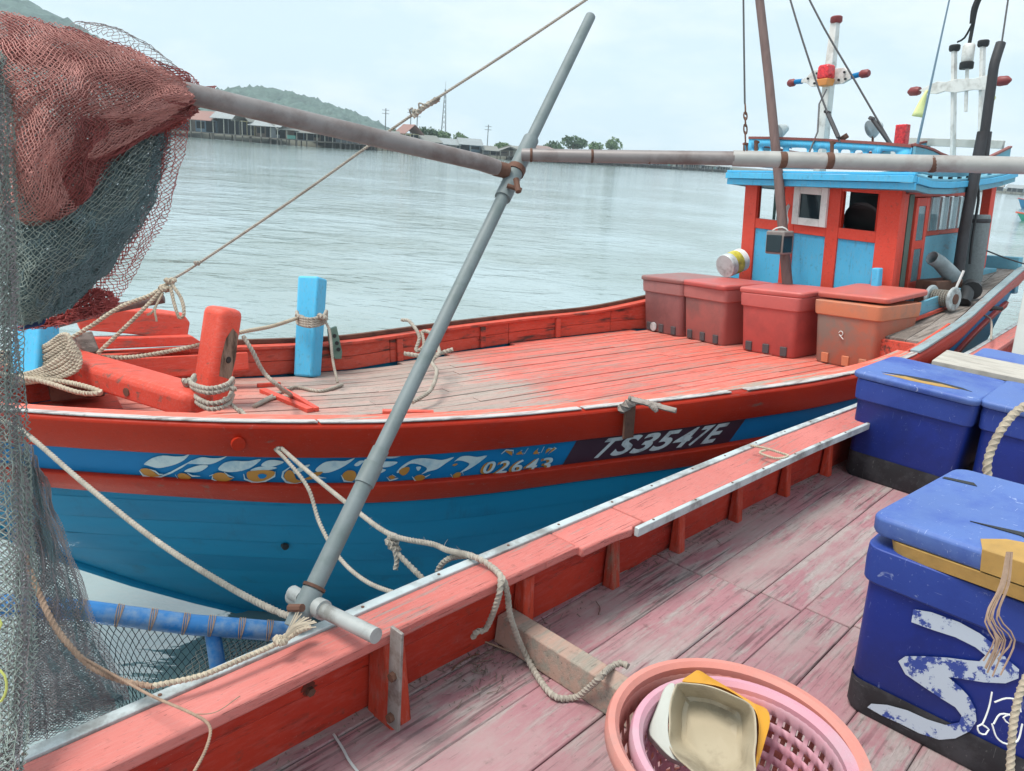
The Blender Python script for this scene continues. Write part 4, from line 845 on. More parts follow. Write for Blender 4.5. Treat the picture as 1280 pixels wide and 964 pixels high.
gun('cap_board', M_OCAP, 2.504, 4.6, .026, .2, GT-.042, GT, .006); gun('cap_board', M_OCAP, 4.606, 5.25, .026, .2, GT-.042, GT-.003, .006); gun('cap_board', M_OCAP, 5.256, 6.0, .026, .2, GT-.042, GT-.001, .006); gun('cap_board', M_OCAP, 6.006, 12, .026, .15, GT-.042, GT, .006)
gun('inner_metal_strip', M_GALV, 2.42, 6.0, .201, .222, GT-.034, GT+.005, .003)
# broken inner edge of the cap
m = MB()
m.prism([(1.95, OUT(2)-.158, GT-.002), (2.1, OUT(2)-.163, GT-.002), (2.2, OUT(2)-.19, GT-.002), (2.32, OUT(2)-.2, GT-.002), (2.41, OUT(2)-.215, GT-.002), (2.45, OUT(2)-.186, GT-.002), (2.1, OUT(2)-.15, GT-.002)], (0, 0, -.034)); m.build('split_cap_edge', M_OCAP, near, .004)
for i, (a, b) in enumerate(((-.6, 1.305), (1.315, 2.495), (2.505, 4.055), (4.065, 6.0), (6.005, 8.5), (8.505, 12))):
    for z0, z1, o in ((DK-.02, 1.41, .0), (1.413, GT-.043, .006)):
        rings = []
        for p in np.linspace(a, b, 8): y = OUT(p)-.006-o; rings.append([(p, y-.03, z0), (p, y, z0), (p, y, z1), (p, y-.03, z1)])
        MB().loft(rings, True, True).build('bulwark_board', M_OIN, near, .004)
gun('hull_side', M_HULL, -.6, 12, -.02, .003, -.8, GT-.031, 0)
gun('outer_wale', M_RAIL, -.6, 12, -.035, -.001, GT-.16, GT-.05, .008)
RIBS = [.42, 1.31, 1.95, 2.5, 3.0, 3.53, 4.06, 4.57, 5.03, 5.6, 6.2]
for i, p in enumerate(RIBS):
    y1 = OUT(p)-.0435; w_ = .028; yb, yt = y1-.06, y1-.015
    if p < 1.5: yb, yt, w_ = y1-.13, y1-.075, .04
    if 1.9 < p < 2: yb, yt = y1-.07, y1-.05
    zt = GT-.044 if p != 1.95 else 1.5
    MB().hexa([(p-w_, yb, DK-.01), (p+w_, yb, DK-.01), (p+w_, y1, DK-.01), (p-w_, y1, DK-.01), (p-w_, yt, zt), (p+w_, yt, zt), (p+w_, y1, zt), (p-w_, y1, zt)]).build('rib', M_ORIB, near, .008)
# deck planks, butted on one line across the boat
edges = [-1.75, -1.62, -1.365, -1.13, -.945, -.755, -.55, -.34, -.12, .1, .32, .54, .78, 1.0, 1.3, 1.6, 1.9]
for i in range(len(edges)-1):
    a, b = -edges[i]-.0012, -edges[i+1]+.0012; bp = 2.87+.17*(edges[i]+1.7)/1.0; bp = min(bp, 3.05)
    segs = [(-.6, bp), (bp+.007, 6.5), (6.506, 12)]
    for (p0, p1) in segs:
        z = DK+random.uniform(-.003, .0025)
        MB().box(p0, p1, b, a, z-.035, z).build('deck_plank', M_ODECK, near, .004, 1)
MB().box(-.6, 12, -1.9, 1.7, DK-.09, DK-.045).build('deck_beam', M_BLACK, near)
MB().hexa([(1.83, 1.64, DK+.001), (1.93, 1.64, DK+.001), (1.93, .6, DK+.001), (1.83, .6, DK+.001), (1.84, 1.64, 1.362), (1.92, 1.64, 1.362), (1.92, .6, 1.362), (1.84, .6, 1.362)]).build('cross_beam', M_ENDGR, near, .006)
# bracket that carries the boom: strap and stub pipe, bolts
c = toG(at_z(472, 800, 1.62)); ip = toG(at_z(335, 755, 1.68))
rib_y = OUT(1.31)-.0435-.13
MB().hexa([(1.255, 1.486, DK+.03), (1.266, 1.486, DK+.03), (1.266, 1.54, DK+.03), (1.255, 1.54, DK+.03), (1.255, 1.486, GT+.028), (1.266, 1.486, GT+.028), (1.266, 1.538, GT+.028), (1.255, 1.538, GT+.028)]).build('bracket_strap', plain('rust_flecked_steel', '8d8884', .55, .2, .2, 12, .2, dark='5a4338', damt=.8, dscale=9), near, .002)
for P_b in (((1.256, 1.515, DK+.07), (1.240, 1.515, DK+.07)), ((1.256, 1.512, DK+.22), (1.240, 1.512, DK+.22)), ((1.06, OUT(1.06)-.04, 1.43), (1.06, OUT(1.06)-.058, 1.43))):
    MB().tube(P_b, .0145, 6).build('bolt', M_RUST, near)
M_STAIN = plain('rust_stain', '6a2a1c', .85, 0, .4, 30, .3, dark='2a1410', damt=.7, dscale=22)
def blotch(c, rx, rz, seed, y):
    r = random.Random(seed); P = [(c[0]+rx*(1+r.uniform(-.45, .35))*math.cos(a), y, c[1]+rz*(1+r.uniform(-.45, .35))*math.sin(a)) for a in np.linspace(0, 6.283, 22)[:-1]]
    MB().prism(P, (0, -.0008, 0)).build('rust_stain', M_STAIN, near, fix=True)
blotch((1.06, 1.44), .024, .022, 3, OUT(1.06)-.0436)
# nail heads along the metal edges, and crumbs of dirt swept against the bulwark
nail = MB().lathe([(.0055, 0), (.0055, .0016), (.003, .0026)], n=8); n0 = None
for i, p in enumerate(np.arange(.35, 6.0, .31)):
    for a in ((.006,) if p < 2.5 else (.006, .212)):
        if n0 is None: n0 = o = nail.build('nail_head', M_RUST, near)
        else: o = n0.copy(); COL.objects.link(o)
        o.location = (p+random.uniform(-.02, .02), OUT(p)-a, GT+.0062)
m = MB()
for k in range(900):
    p = random.uniform(.2, 5.2) if k % 3 else random.gauss(1.75, .12); dy = abs(random.gauss(0, .05)) if k % 3 else abs(random.gauss(0, .12)); y = OUT(p)-.042-dy; z = DK+.003; L = random.choice((.003, .004, .006, .018))*random.uniform(.5, 1.2); a = random.uniform(0, 6.3)
    u = np.array([math.cos(a), math.sin(a), random.uniform(-.05, .3)])*L; v = np.array([-math.sin(a), math.cos(a), .2])*random.uniform(.0006, .0018); c = np.array([p, y, z]); m.add([c-u-v, c+u-v*.4, c+u*.9+v, c-u*.8+v+np.array([0, 0, .003])], [(0, 1, 2, 3)])
m.build('sweepings', plain('straw_dirt', '6e6258', .9, 0, .4, 60), near, kind='stuff', fix=False)
# ------------------------------------------------------------------ pipe frame: boom, cross pipes, clamps
fr_ = thing('pipe_frame', 'galvanised steel pipe frame: a slanting boom with long cross pipes bolted to its collar', 'boom frame', Matrix.Translation(tuple(at_z(400, 770, 1.62))))
fo = np.array(fr_.matrix_world.translation)
def fpipe(name, pts, r, mat=M_BOOM, n=16): return MB().tube([np.asarray(p)-fo for p in pts], r, n).build(name, mat, fr_)
D0 = 2.29
dd = lambda k: 1/(1/D0+(1/3.5-1/D0)*k)          # straight in space between the two ends
Pb, Pt = (384, 752), (738, 21)
def bp(k): return at_d(Pb[0]+(Pt[0]-Pb[0])*k, Pb[1]+(Pt[1]-Pb[1])*k, dd(k))
kc = .745
fpipe('boom', [bp(-.04), bp(.26)], .0285); fpipe('boom_sleeve', [bp(.20), bp(.235)], .033); fpipe('boom', [bp(.225), bp(kc)], .0250); fpipe('boom_collar', [bp(kc-.055), bp(kc+.045)], .033); fpipe('boom_top', [bp(kc+.03), bp(1)], .0235)
fpipe('collar_ring', [bp(kc-.012), bp(kc-.004)], .0375, M_RUST)
fpipe('collar_bolt', [at_d(634, 232, 2.98), at_d(652, 238, 2.98)], .009, M_RUST, 8); fpipe('collar_bolt', [at_d(645, 224, 2.97), at_d(648, 240, 2.95)], .012, M_RUST, 8)
M_PIPEL = plain('pale_worn_pipe', 'a19f9b', .5, .15, .2, 8, .15, dark='7a6a66', damt=.6, dscale=5)
M_STUB = plain('worn_stub_pipe', 'a2a5a3', .5, .2, .2, 10, .2, dark='6a6862', damt=.7, dscale=8)
M_PIPED = plain('brown_grey_pipe', '837c7a', .5, .15, .2, 8, .15, dark='5a4640', damt=.6, dscale=5)
jl = at_d(632, 212, 3.05); la, lb = at_d(-60, 42, 2.02), at_d(600, 203, 2.95)
fpipe('cross_pipe', [la, at_d(240, 118, 2.4), lb, at_d(612, 207, 2.98), at_d(622, 210, 3.0)], [.033, .033, .031, .032, .030], M_PIPED)
fpipe('pipe_eye', [at_d(618, 210, 3.0), at_d(634, 214, 3.03)], .03, M_RUST, 12)
jr = at_d(653, 193.6, 3.04)
fpipe('cross_pipe', [jr, at_d(735, 195.2, 2.99), at_d(918, 198, 2.87)], [.0245, .0245, .0255], M_PIPED)
fpipe('cross_pipe', [at_d(916, 198, 2.875), at_d(1100, 203, 2.77), at_d(1300, 207.5, 2.65)], .0292, M_PIPEL)
for u, v, d, r in ((664, 194, 3.03, .028), (740, 195.3, 2.985, .028), (812, 196.6, 2.94, .0275)): fpipe('weld_bead', [at_d(u-1.5, v, d), at_d(u, v, d), at_d(u+1.5, v, d)], [r-.003, r-.001, r-.003], M_RUST)
for u, v, d in ((978, 200, 2.835), (1036, 201, 2.80), (1165, 205, 2.73)): fpipe('weld_scar', [at_d(u-4, v, d), at_d(u-2, v, d), at_d(u+3, v, d), at_d(u+4, v, d)], [.0285, .0300, .0302, .0288], M_RUST)
for u, v, d in ((945, 188, 2.855), (1040, 189, 2.80)): fpipe('hook_stub', [at_d(u, v+6, d), at_d(u, v-8, d), at_d(u+1, v-11, d)], [.007, .007, .012], M_RUST, 8)
# hinge and clamp at the foot
q0, q1 = at_d(366, 744, 2.36), at_d(470, 795, 2.12)
fpipe('pivot_pipe', [q0, q0+(q1-q0)*.3, q0+(q1-q0)*.32], .028, M_STUB); fpipe('pivot_pipe', [q0+(q1-q0)*.3, q1], .0225, M_STUB)
fpipe('pivot_collar', [q0+(q1-q0)*.30, q0+(q1-q0)*.40], .03, M_STUB)
fpipe('foot_collar', [bp(-.045), bp(.02)], .033); fpipe('foot_bolt', [at_d(362, 760, 2.25), at_d(378, 760, 2.22)], .012, M_RUST, 8); fpipe('foot_lug', [at_d(366, 741, 2.34), at_d(378, 748, 2.3)], .023, M_STUB, 12)
fpipe('foot_ring', [bp(.022), bp(.027)], .036, M_RUST)
# ------------------------------------------------------------------ fish boxes
def rrect(w_, d_, r, z, n=4, cx=0, cy=0):
    o = []
    for sx, sy, a0 in ((1, 1, 0), (-1, 1, 90), (-1, -1, 180), (1, -1, 270)):
        for k in range(n+1): a = R_(a0+90*k/n); o.append((cx+sx*(w_/2-r)+r*math.cos(a), cy+sy*(d_/2-r)+r*math.sin(a), z))
    return o
def box_mats(tag_, body, dark, scuff):
    return plain(tag_+'_plastic', body, .5, 0, .1, 3, .06, dark=dark, damt=.75, dscale=2.2), plain(tag_+'_rim', scuff, .55, 0, .14, 4, .06, dark=dark, damt=.45, dscale=4)
def fish_box(label, group, M, w_, d_, h, mats, lidmat, lid_rot=0, lid_off=(0, 0, 0), lid_tilt=0, feet=True, taper=.93, lid_h=.05, foot_mat=None, name='fish_box'):
    t = thing(name, label, 'fish box', M, group); r = .05; k = taper
    m = MB(); m.sm = True
    m.loft([rrect(w_*k-.02, d_*k-.02, r, .0), rrect(w_*k, d_*k, r, .02), rrect(w_*.985, d_*.985, r, h-.13)], True, True); m.build('body', mats[0], t)
    m = MB(); m.loft([rrect(w_, d_, r, h-.13), rrect(w_+.02, d_+.02, r, h-.122), rrect(w_+.03, d_+.03, r, h-.05), rrect(w_+.03, d_+.03, r, h)], True, True); m.build('rim', mats[1], t, .004)
    m = MB(); m.loft([rrect(w_+.05, d_+.05, r, 0), rrect(w_+.06, d_+.06, r, .012), rrect(w_+.06, d_+.06, r, lid_h-.012), rrect(w_+.04, d_+.04, r, lid_h)], True, True)
    o = m.build('lid', lidmat, t, .004); o.matrix_local = Matrix.Translation((lid_off[0], lid_off[1], h+.003+lid_off[2])) @ Matrix.Rotation(lid_rot, 4, 'Z') @ Matrix.Rotation(lid_tilt, 4, 'Y')
    return t
M_RUBF = plain('dark_foot', '4c4a4c', .7)
def box_mats_d(tag_, body, dark, scuff): return plain(tag_+'_plastic', body, .55, 0, .12, 3, .06, dark=dark, damt=.95, dscale=1.7), plain(tag_+'_rim', scuff, .55, 0, .14, 4, .06, dark=dark, damt=.5, dscale=4)
RB = [box_mats('maroon_box', '8f605e', '74504e', '9c6a66'), box_mats_d('faded_red_box', 'a3605a', '7d5a56', 'b06a64'), box_mats('red_box', 'b6524c', '9c4a46', 'bc605a'), box_mats_d('orange_box', 'ac6650', '7f746a', 'c67a58')]
LIDS = [plain('lid_maroon', '8f5b56', .5, 0, .12, 4, dark='7c6a66', damt=.5), plain('lid_red', 'b4544e', .5, 0, .12, 4, dark='97625c', damt=.4), plain('lid_salmon', 'c0615a', .5, 0, .12, 4, dark='a06a62', damt=.4), plain('lid_pinkish', 'bd6156', .5, 0, .1, 4, dark='a96a5e', damt=.5)]
labs = ['maroon fish box at the far end of the red row, with a round drain plug', 'faded red fish box, second from the far rail in the red row', 'bright red fish box, second from the near rail in the red row', 'orange-brown fish box at the near end of the red row, its lid ajar']
tc_ = [2.62, 1.97, 1.19, .42]; sc_ = [4.0, 3.99, 4.0, 4.12]
for i in range(4):
    t = fish_box(labs[i], 'red fish boxes in front of the wheelhouse', at_b(sc_[i], tc_[i], -.216) @ Matrix.Rotation(R_((-2, -5, 3, 0)[i]), 4, 'Z'), .62, .64, .575, RB[i], LIDS[i], R_((1, -2, 3, 2)[i]), ((0, 0, 0), (-.01, -.01, 0), (.03, .02, 0), (.1, .03, .035))[i], R_((0, 0, 0, -3)[i]))
    for y in ((-.2, 0, .2) if i < 3 else (-.2, -.03, .18)):
        MB().hexa([(-.297-.004, y-.035, .01), (-.28, y-.035, .01), (-.28, y+.035, .01), (-.297-.004, y+.035, .01), (-.306, y-.035, .1), (-.28, y-.035, .1), (-.28, y+.035, .1), (-.306, y+.035, .1)]).build('foot_patch', M_RUBF if i < 3 else RB[3][1], t, .004)
    if i == 0: o = MB().lathe([(.04, 0), (.05, .01), (.05, .02), (.02, .022)], n=16); o.build('drain_plug', M_GALV, t).matrix_local = Matrix.Translation((-.292, .115, .06)) @ Matrix.Rotation(R_(-90), 4, 'Y')
    if i == 3:
        m = MB(); rope_mb(m, [(-.312, .03+.02*math.cos(a), .3+.02*math.sin(a)+.0) for a in np.linspace(0, 5.5, 10)]+[(-.312, .0, .25)], .004); m.build('chalk_mark', M_WHITE, t)
BLU = [plain('blue_box_plastic', '102c80', .5, 0, .12, 3, .06, dark='0c2264', damt=.75, dscale=2.2, scratch='7f8fb8'), plain('blue_box_rim', '26408e', .55, 0, .16, 4, .06, dark='16307c', damt=.6, dscale=4, scratch='9aa6c4')]
M_BLID = plain('scuffed_blue_lid', '4f6aa6', .6, 0, .14, 3, .1, dark='324d9a', damt=.9, dscale=2.5, scratch='b8c4dc')
M_BBAND = plain('black_band', '26272b', .7, 0, .4, 14, .1, dark='55565a', damt=.35, dscale=9, scratch='8a8a88')
M_FOAM = plain('yellow_foam', 'a8854a', .9, 0, .25, 20, .3, dark='a07a3a', damt=.4)
def blue_box(label, M, lidrot=0, lidoff=(0, 0, 0), tilt=0, w_=.6, d_=.62, h=.61, band=.16, lid=True, lid_h=.042, dim=1):
    t = fish_box(label, 'blue fish boxes on the near boat', M, w_, d_, h, BLU, M_BLID, lidrot, lidoff, tilt, lid_h=lid_h)
    m = MB(); k = .93; e = lambda z: k+(.985-k)*(z-.02)/(h-.15)
    m.sm = True; m.loft([rrect(w_*k-.01, d_*k-.01, .052, -.0), rrect(w_*k+.007, d_*k+.007, .052, .02), rrect(w_*e(band)+.007, d_*e(band)+.007, .052, band)], True, False); m.build('black_base_band', M_BBAND, t)
    return t
G_ = lambda p, y, z=DK, r=0: GM @ Matrix.Translation((p, y, z)) @ Matrix.Rotation(r, 4, 'Z')
bx2 = blue_box('blue fish box with a cracked lid, standing nearest the gunwale', G_(4.97, 1.135), R_(-1.5))
m = MB(); m.prism([(-.21, .22, .655), (-.19, .1, .655), (-.2, -.02, .655), (-.17, -.12, .655), (-.18, -.26, .655), (-.14, -.2, .655), (-.12, -.02, .655), (-.15, .1, .655)], (0, 0, .0018)); m.build('lid_crack', M_BLACK, bx2); m = MB(); m.prism([(-.25, .2, .655), (-.26, .05, .655), (-.24, -.1, .655), (-.19, -.2, .655), (-.17, -.1, .655), (-.2, .0, .655), (-.19, .09, .655)], (0, 0, .0024)); m.build('exposed_foam', M_FOAM, bx2)
bx3 = blue_box('blue fish box beside the cracked one, half behind a hanging rope', G_(5.0, .475), R_(1), band=.14)
bx1 = blue_box('closest blue fish box, a white squiggle painted on it and its lid sliding off', G_(2.79, .30), 0, (0, 0, 0), 0, w_=.62, d_=.64, h=.62, band=.13, lid_h=.068)
LIDL = Matrix.Translation((-.005, -.045, .685)) @ Matrix.Rotation(R_(-7), 4, 'Z') @ Matrix.Rotation(R_(-4), 4, 'X') @ Matrix.Rotation(R_(-1.5), 4, 'Y')
for ch in list(bx1.children):
    if ch.name.startswith('lid'):
        ch.matrix_local = LIDL
m = MB(); m.loft([rrect(.62, .62, .05, -.045, cx=-.027, cy=-.03), rrect(.64, .64, .05, -.002, cx=-.022, cy=-.03)], True, True); m.build('lid_foam', M_FOAM, bx1).matrix_local = LIDL
m = MB(); m.prism([(-.34, .02, .0685), (-.27, .05, .0685), (-.21, .0, .0685), (-.17, -.1, .0685), (-.15, -.33, .0685), (-.34, -.33, .0685)], (0, 0, .0015)); m.build('broken_lid_corner', M_FOAM, bx1).matrix_local = LIDL
m = MB(); m.prism([(-.341, .02, .0695), (-.341, -.31, .0695), (-.341, -.31, .004), (-.341, .015, .004)], (-.002, 0, 0)); m.build('broken_lid_edge', M_FOAM, bx1).matrix_local = LIDL
m = MB(); m.prism([(-.16, .12, .0685), (-.12, -.02, .0685), (-.19, -.12, .0685), (-.21, -.11, .0685), (-.15, -.02, .0685)], (0, 0, .003)); m.build('lid_crack', M_BLACK, bx1).matrix_local = LIDL
m = MB(); m.prism([(.18, .33, .0685), (.2, .24, .0685), (.175, .22, .0685), (.16, .33, .0685)], (0, 0, .002)); m.build('lid_split', M_BLACK, bx1).matrix_local = LIDL
bx4 = blue_box('blue fish box mostly hidden beneath the weathered board', G_(5.95, .8, DK, R_(2)))
bd = thing('weathered_board', 'grey weathered wooden board lying behind the blue boxes', 'board', GM @ Matrix.Translation((5.70, .55, 1.875)) @ Matrix.Rotation(R_(4), 4, 'Z'))
for i, (a, b) in enumerate(((-.26, -.03), (-.027, .2))): MB().box(a, b, -1.0, .72, 0, .035).build('plank', plain('pale_grey_board', 'b0aaa0', .8, 0, .2, 5, .2, dark='857d74', damt=.6, dscale=4, stretch=(6, 1, 1)), bd, .004)
# squiggle painted on the front of the closest box
xf = G_(2.79, .30)
xi = np.array(xf.inverted())
def on_face(u, v):     # meets the sloping front face (local -x side) of the closest box
    o = xi@np.append(ON, 1); d = xi[:3, :3]@ray(u, v)
    a = .62*.93/2; b = .62*.985/2; h0, h1 = .02, .49          # x = -(a+(z-h0)*(b-a)/(h1-h0))
    k = (b-a)/(h1-h0); t = (-(a+(o[2]-h0)*k)-o[0])/(d[0]+d[2]*k); return o[:3]+d*t
def face_poly(pts, lift, mat, name):
    P = [on_face(*p)+np.array([-lift, 0, 0]) for p in crom(pts, 1)]; bm = bmesh.new(); vs = [bm.verts.new(p) for p in P]
    f = bm.faces.new(vs); f.normal_update(); bmesh.ops.triangulate(bm, faces=[f], ngon_method='EAR_CLIP'); bm.verts.index_update(); m = MB(); m.add([v.co for v in bm.verts], [[v.index for v in f.verts] for f in bm.faces]); bm.free(); return m.build(name, mat, bx1, fix=False)
E8 = lambda x, y: (960+x/4, 723+y/4)
MS = Mat('worn_white_mark'); MS.base(MS.mix(MS.math('MULTIPLY', MS.ramp(MS.noise(14, (1, 1, 1), 7, .72), .535, .57), .95), lin('b4bfcb'), lin('17378c'))); MS.set(.6); MS = MS.m
face_poly([E8(*q) for q in ((730, 150), (820, 165), (960, 215), (1060, 270), (1140, 330), (1200, 400), (1258, 450), (1255, 495), (1190, 520), (1080, 515), (960, 495), (905, 490), (965, 540), (1010, 590), (1040, 650), (1045, 710), (1010, 760), (940, 795), (860, 802), (760, 770), (660, 720), (570, 680), (500, 640), (520, 622), (600, 628), (700, 655), (800, 700), (890, 728), (960, 715), (970, 680), (940, 640), (860, 590), (770, 530), (690, 475), (655, 410), (690, 385), (780, 385), (900, 392), (1000, 405), (1060, 410), (1090, 380), (1040, 340), (940, 290), (830, 255), (720, 215))], .007, MS, 'painted_squiggle')
# ------------------------------------------------------------------ baskets with cut-open jugs
def basket(name, label, c, r_top, r_bot, h, mat, rimw, nh, rows, group):
    t = thing(name, label, 'basket', Matrix.Translation(tuple(c)), group); n = nh*3
    m = MB(); P = []
    nz = rows*2+2
    for j in range(nz+1):
        z = h*j/nz; r = r_bot+(r_top-r_bot)*(j/nz)**.75; P.append([(r*math.cos(2*math.pi*i/n), r*math.sin(2*math.pi*i/n), z) for i in range(n)])
    fs = []
    for j in range(nz):
        for i in range(n):
            if 0 < j < nz-1 and j % 2 == 1 and i % 3 != 0: continue
            fs.append((j*n+i, j*n+(i+1) % n, (j+1)*n+(i+1) % n, (j+1)*n+i))
    m.add([p for r in P for p in r], fs); m.build('slotted_wall', mat, t, solid=.004)
    m = MB(); R = r_top; prof = [(R-.004, h-.03), (R+rimw*.75, h-.03), (R+rimw, h-.02), (R+rimw, h+.002), (R+rimw*.8, h+.014), (R+rimw*.25, h+.016), (R-.004, h+.004)]
    n2 = 64; m.sm = True; m.loft([[((q[0])*math.cos(a), (q[0])*math.sin(a), q[1]) for q in prof] for a in np.arange(n2+1)*2*math.pi/n2], True, False); m.build('rim', mat, t)
    MB().lathe([(.001, .0), (r_bot, 0), (r_bot, .006), (.001, .007)], n=32).build('base', mat, t); return t
M_SALM = plain('salmon_plastic', 'c47e72', .55, 0, .14, 5, .05, dark='a98078', damt=.7, dscale=3)
M_PINK = plain('pink_plastic', 'c08a98', .55, 0, .14, 5, .05, dark='b49aa2', damt=.75, dscale=3)
c_ = at_z(925, 915, 1.66); c_[2] = DK
BH = .40
bk1 = basket('colander_basket', 'large salmon plastic basket with a broad rim on the worn deck', c_+np.array([-.02, -.035, .004]), .288, .215, BH, M_SALM, .03, 44, 5, 'nested baskets')
bk2 = basket('colander_basket', 'pink slotted basket nested inside the salmon one', c_+np.array([-.005, -.055, .03]), .246, .15, BH-.035, M_PINK, .028, 38, 8, 'nested baskets')
M_CREAM = plain('cream_plastic', 'a99d86', .4, 0, .08, 5, dark='6f6252', damt=.75, dscale=5); M_YEL = plain('amber_plastic', 'd99a2b', .4, 0, .1, 4)
M_CREAM.node_tree.nodes['Principled BSDF'].inputs['Subsurface Weight'].default_value = .0
def scoop(name, label, rim, deep, mat, th=.003):
    """half a plastic jug: rim loop and a smaller loop deeper down"""
    t = thing(name, label, 'cut jug', Matrix.Translation(tuple(deep[0]))); o = np.asarray(deep[0])
    A = np.array(rim)-o; B = np.array(deep[1])-o; n = len(A); m = MB(); m.sm = True
    rings = [A]+[A+(B-A)*k for k in (.12, .35, .6, .82, .95)]+[A*0+B+(B.mean(0)-B)*.12+(B-A)*.03]
    m.loft([list(map(tuple, r)) for r in rings], True, False); m.sm = False
    L = (len(rings)-1)*n; m.f.append(list(range(L, L+n))); m.mi.append(0); m.fs.append(True)
    m.build('jug_shell', mat, t, solid=th); return t
G7 = lambda x, y: (640+x/4, 723+y/4)
cr_ = [G7(*q) for q in ((822, 527), (900, 528), (1000, 545), (1110, 585), (1185, 630), (1220, 700), (1220, 790), (1215, 880), (1210, 990), (1120, 1060), (1000, 1070), (900, 960), (820, 900), (785, 820), (785, 720), (795, 620))]
D_ = [2.02, 2.0, 1.98, 1.96, 1.95, 1.92, 1.88, 1.83, 1.78, 1.74, 1.74, 1.80, 1.86, 1.92, 1.96, 2.0]
rim = [at_d(q[0]+.7*math.sin(i*1.1), q[1]+.6*math.sin(i*.8+1), d+.008*math.sin(i*.5)) for i, (q, d) in enumerate(zip(crom(cr_, 3), np.interp(np.arange(48)/3, range(17), D_+[2.02])))]
cen = np.mean(rim, 0); vdir = cen-ON; vdir /= np.linalg.norm(vdir); nrm = np.array([.25, .75, -.62]); nrm /= np.linalg.norm(nrm)
scoop('cut_jug', 'cream plastic jug cut open, lying in the pink basket', rim, (cen+nrm*.1, [cen+(p-cen)*.72+nrm*.115 for p in rim]), M_CREAM)
yr_ = [G7(*q) for q in ((850, 515), (900, 475), (935, 460), (1000, 500), (1100, 560), (1200, 620), (1275, 655), (1290, 720), (1270, 800), (1240, 900), (1215, 960), (1225, 860), (1235, 740), (1215, 660), (1150, 600), (1050, 545), (950, 525))]
yd_ = [2.05, 2.08, 2.09, 2.08, 2.06, 2.04, 2.02, 1.98, 1.94, 1.9, 1.86, 1.9, 1.95, 1.99, 2.01, 2.03, 2.05]
yr = [at_d(*q, d) for q, d in zip(crom(yr_, 3), np.interp(np.arange(51)/3, range(18), yd_+[2.05]))]
t = thing('cut_jug', 'amber plastic jug cut open, behind the cream one in the pink basket', 'cut jug', Matrix.Translation(tuple(np.mean(yr, 0))))
m = MB(); o_ = np.mean(yr, 0); m.prism([p-o_ for p in yr], np.array([.05, .13, -.12])*.35); m.build('jug_shell', M_YEL, t, .004)
wr_ = [G7(*q) for q in ((770, 540), (815, 530), (795, 620), (782, 700), (785, 800), (820, 880), (880, 930), (800, 900), (720, 820), (685, 760), (720, 660))]
wr = [at_d(*q, d) for q, d in zip(crom(wr_, 3), np.interp(np.arange(33)/3, range(12), [2.04, 2.03, 2.0, 1.97, 1.93, 1.88, 1.85, 1.88, 1.93, 1.97, 2.0, 2.04]))]
t = thing('cut_jug', 'pale translucent half jug tucked against the left of the cream one', 'cut jug', Matrix.Translation(tuple(np.mean(wr, 0)))); o_ = np.mean(wr, 0)
m = MB(); m.prism([p-o_ for p in wr], np.array([.0, .03, -.035])); m.build('jug_shell', plain('pale_plastic', 'a8aaa2', .35, 0, .06, 5), t, .004)
# grey post at the far right of the near boat
pp = gZ(1277, 470, 1.3); t = thing('post', 'pale grey timber post cut off by the right edge, on the near boat', 'post', GM @ Matrix.Translation((6.7, pp[1]+.05, DK+.0)))
P1, P2 = toG(at_d(1284, 395, 6.1)), toG(at_d(1276, 458, 6.0)); t.matrix_world = GM @ Matrix.Translation((P2[0], P2[1], DK))
MB().bar((0, 0, 0), (P1-P2)*np.array([1, 1, 0])*2.2+np.array([0, 0, 1.6]), .09, .09, (1, 0, 0)).build('post_shaft', plain('pale_post', 'b9bdb8', .6, 0, .1, 6), t, .006)
# ------------------------------------------------------------------ loose things on the red boat
tm = thing('timber_beam', 'thick red-painted timber with a rounded end, lying at the bow of the red boat', 'timber', BM)
e1, e2 = bD(254, 504, 4.34), bD(72, 449, 4.95); dv = e1-e2; dv /= np.linalg.norm(dv); sv_ = np.cross(dv, (0, 0, 1)); sv_ /= np.linalg.norm(sv_); up = np.cross(sv_, dv)
rings = []
for k, sc in ((0, .9), (.03, 1), (.93, 1), (.975, .9), (1, .62)):
    c = e2+(e1-e2)*k; rings.append([c+sv_*a*sc+up*b*sc for a, b in ((-.11, -.07), (.11, -.07), (.11, .04), (.08, .075), (-.08, .075), (-.11, .04))])
m = MB(); m.loft([list(map(tuple, r)) for r in rings]); m.build('beam', M_ORANGE, tm, .012)
MB().tube([e2+(e1-e2)*.62+sv_*.105-up*.02, e2+(e1-e2)*.62+sv_*.116-up*.02], .026, 10).build('bolt_hole', M_RUST, tm)
t = thing('wedge', 'dark wooden chock supporting the raised end of the red timber', 'chock', BM)
c = e2+(e1-e2)*.12; MB().box(c[0]-.15, c[0]+.15, c[1]-.1, c[1]+.12, deck_w(-2)+.061, c[2]-.06).build('chock_block', M_RUST, t, .01)
for (a, b, w_, lab) in (((328, 488), (388, 513), .05, 'short red stick on the bare deck, beside the bitt'), ((352, 486), (396, 512), .035, 'thin red batten lying beside the short red stick'), ((478, 515), (542, 516), .05, 'short red offcut on the deck next to the boom'), ((322, 482), (350, 480), .03, 'dark sliver of wood on the deck left of the red sticks')):
    t = thing('offcut', lab, 'offcut', BM, 'loose sticks on the red boat'); A_1, B_1 = bDk(*a), bDk(*b); MB().bar(A_1, B_1, w_, .03).build('stick', M_ORANGE if 'red' in lab else M_RUST, t, .004)
t = thing('cleat_plate', 'green corroded plate with holes hanging beside the blue bitt', 'plate', BM)
P = [bT(410, 412, 2.60), bT(421, 408, 2.60), bT(428, 440, 2.60), bT(427, 449, 2.60), bT(419, 449, 2.60), bT(413, 438, 2.60)]
MG = plain('green_patina', '6f8a7c', .7, .1, .25, 14, .3, dark='4d5f57', damt=.6)
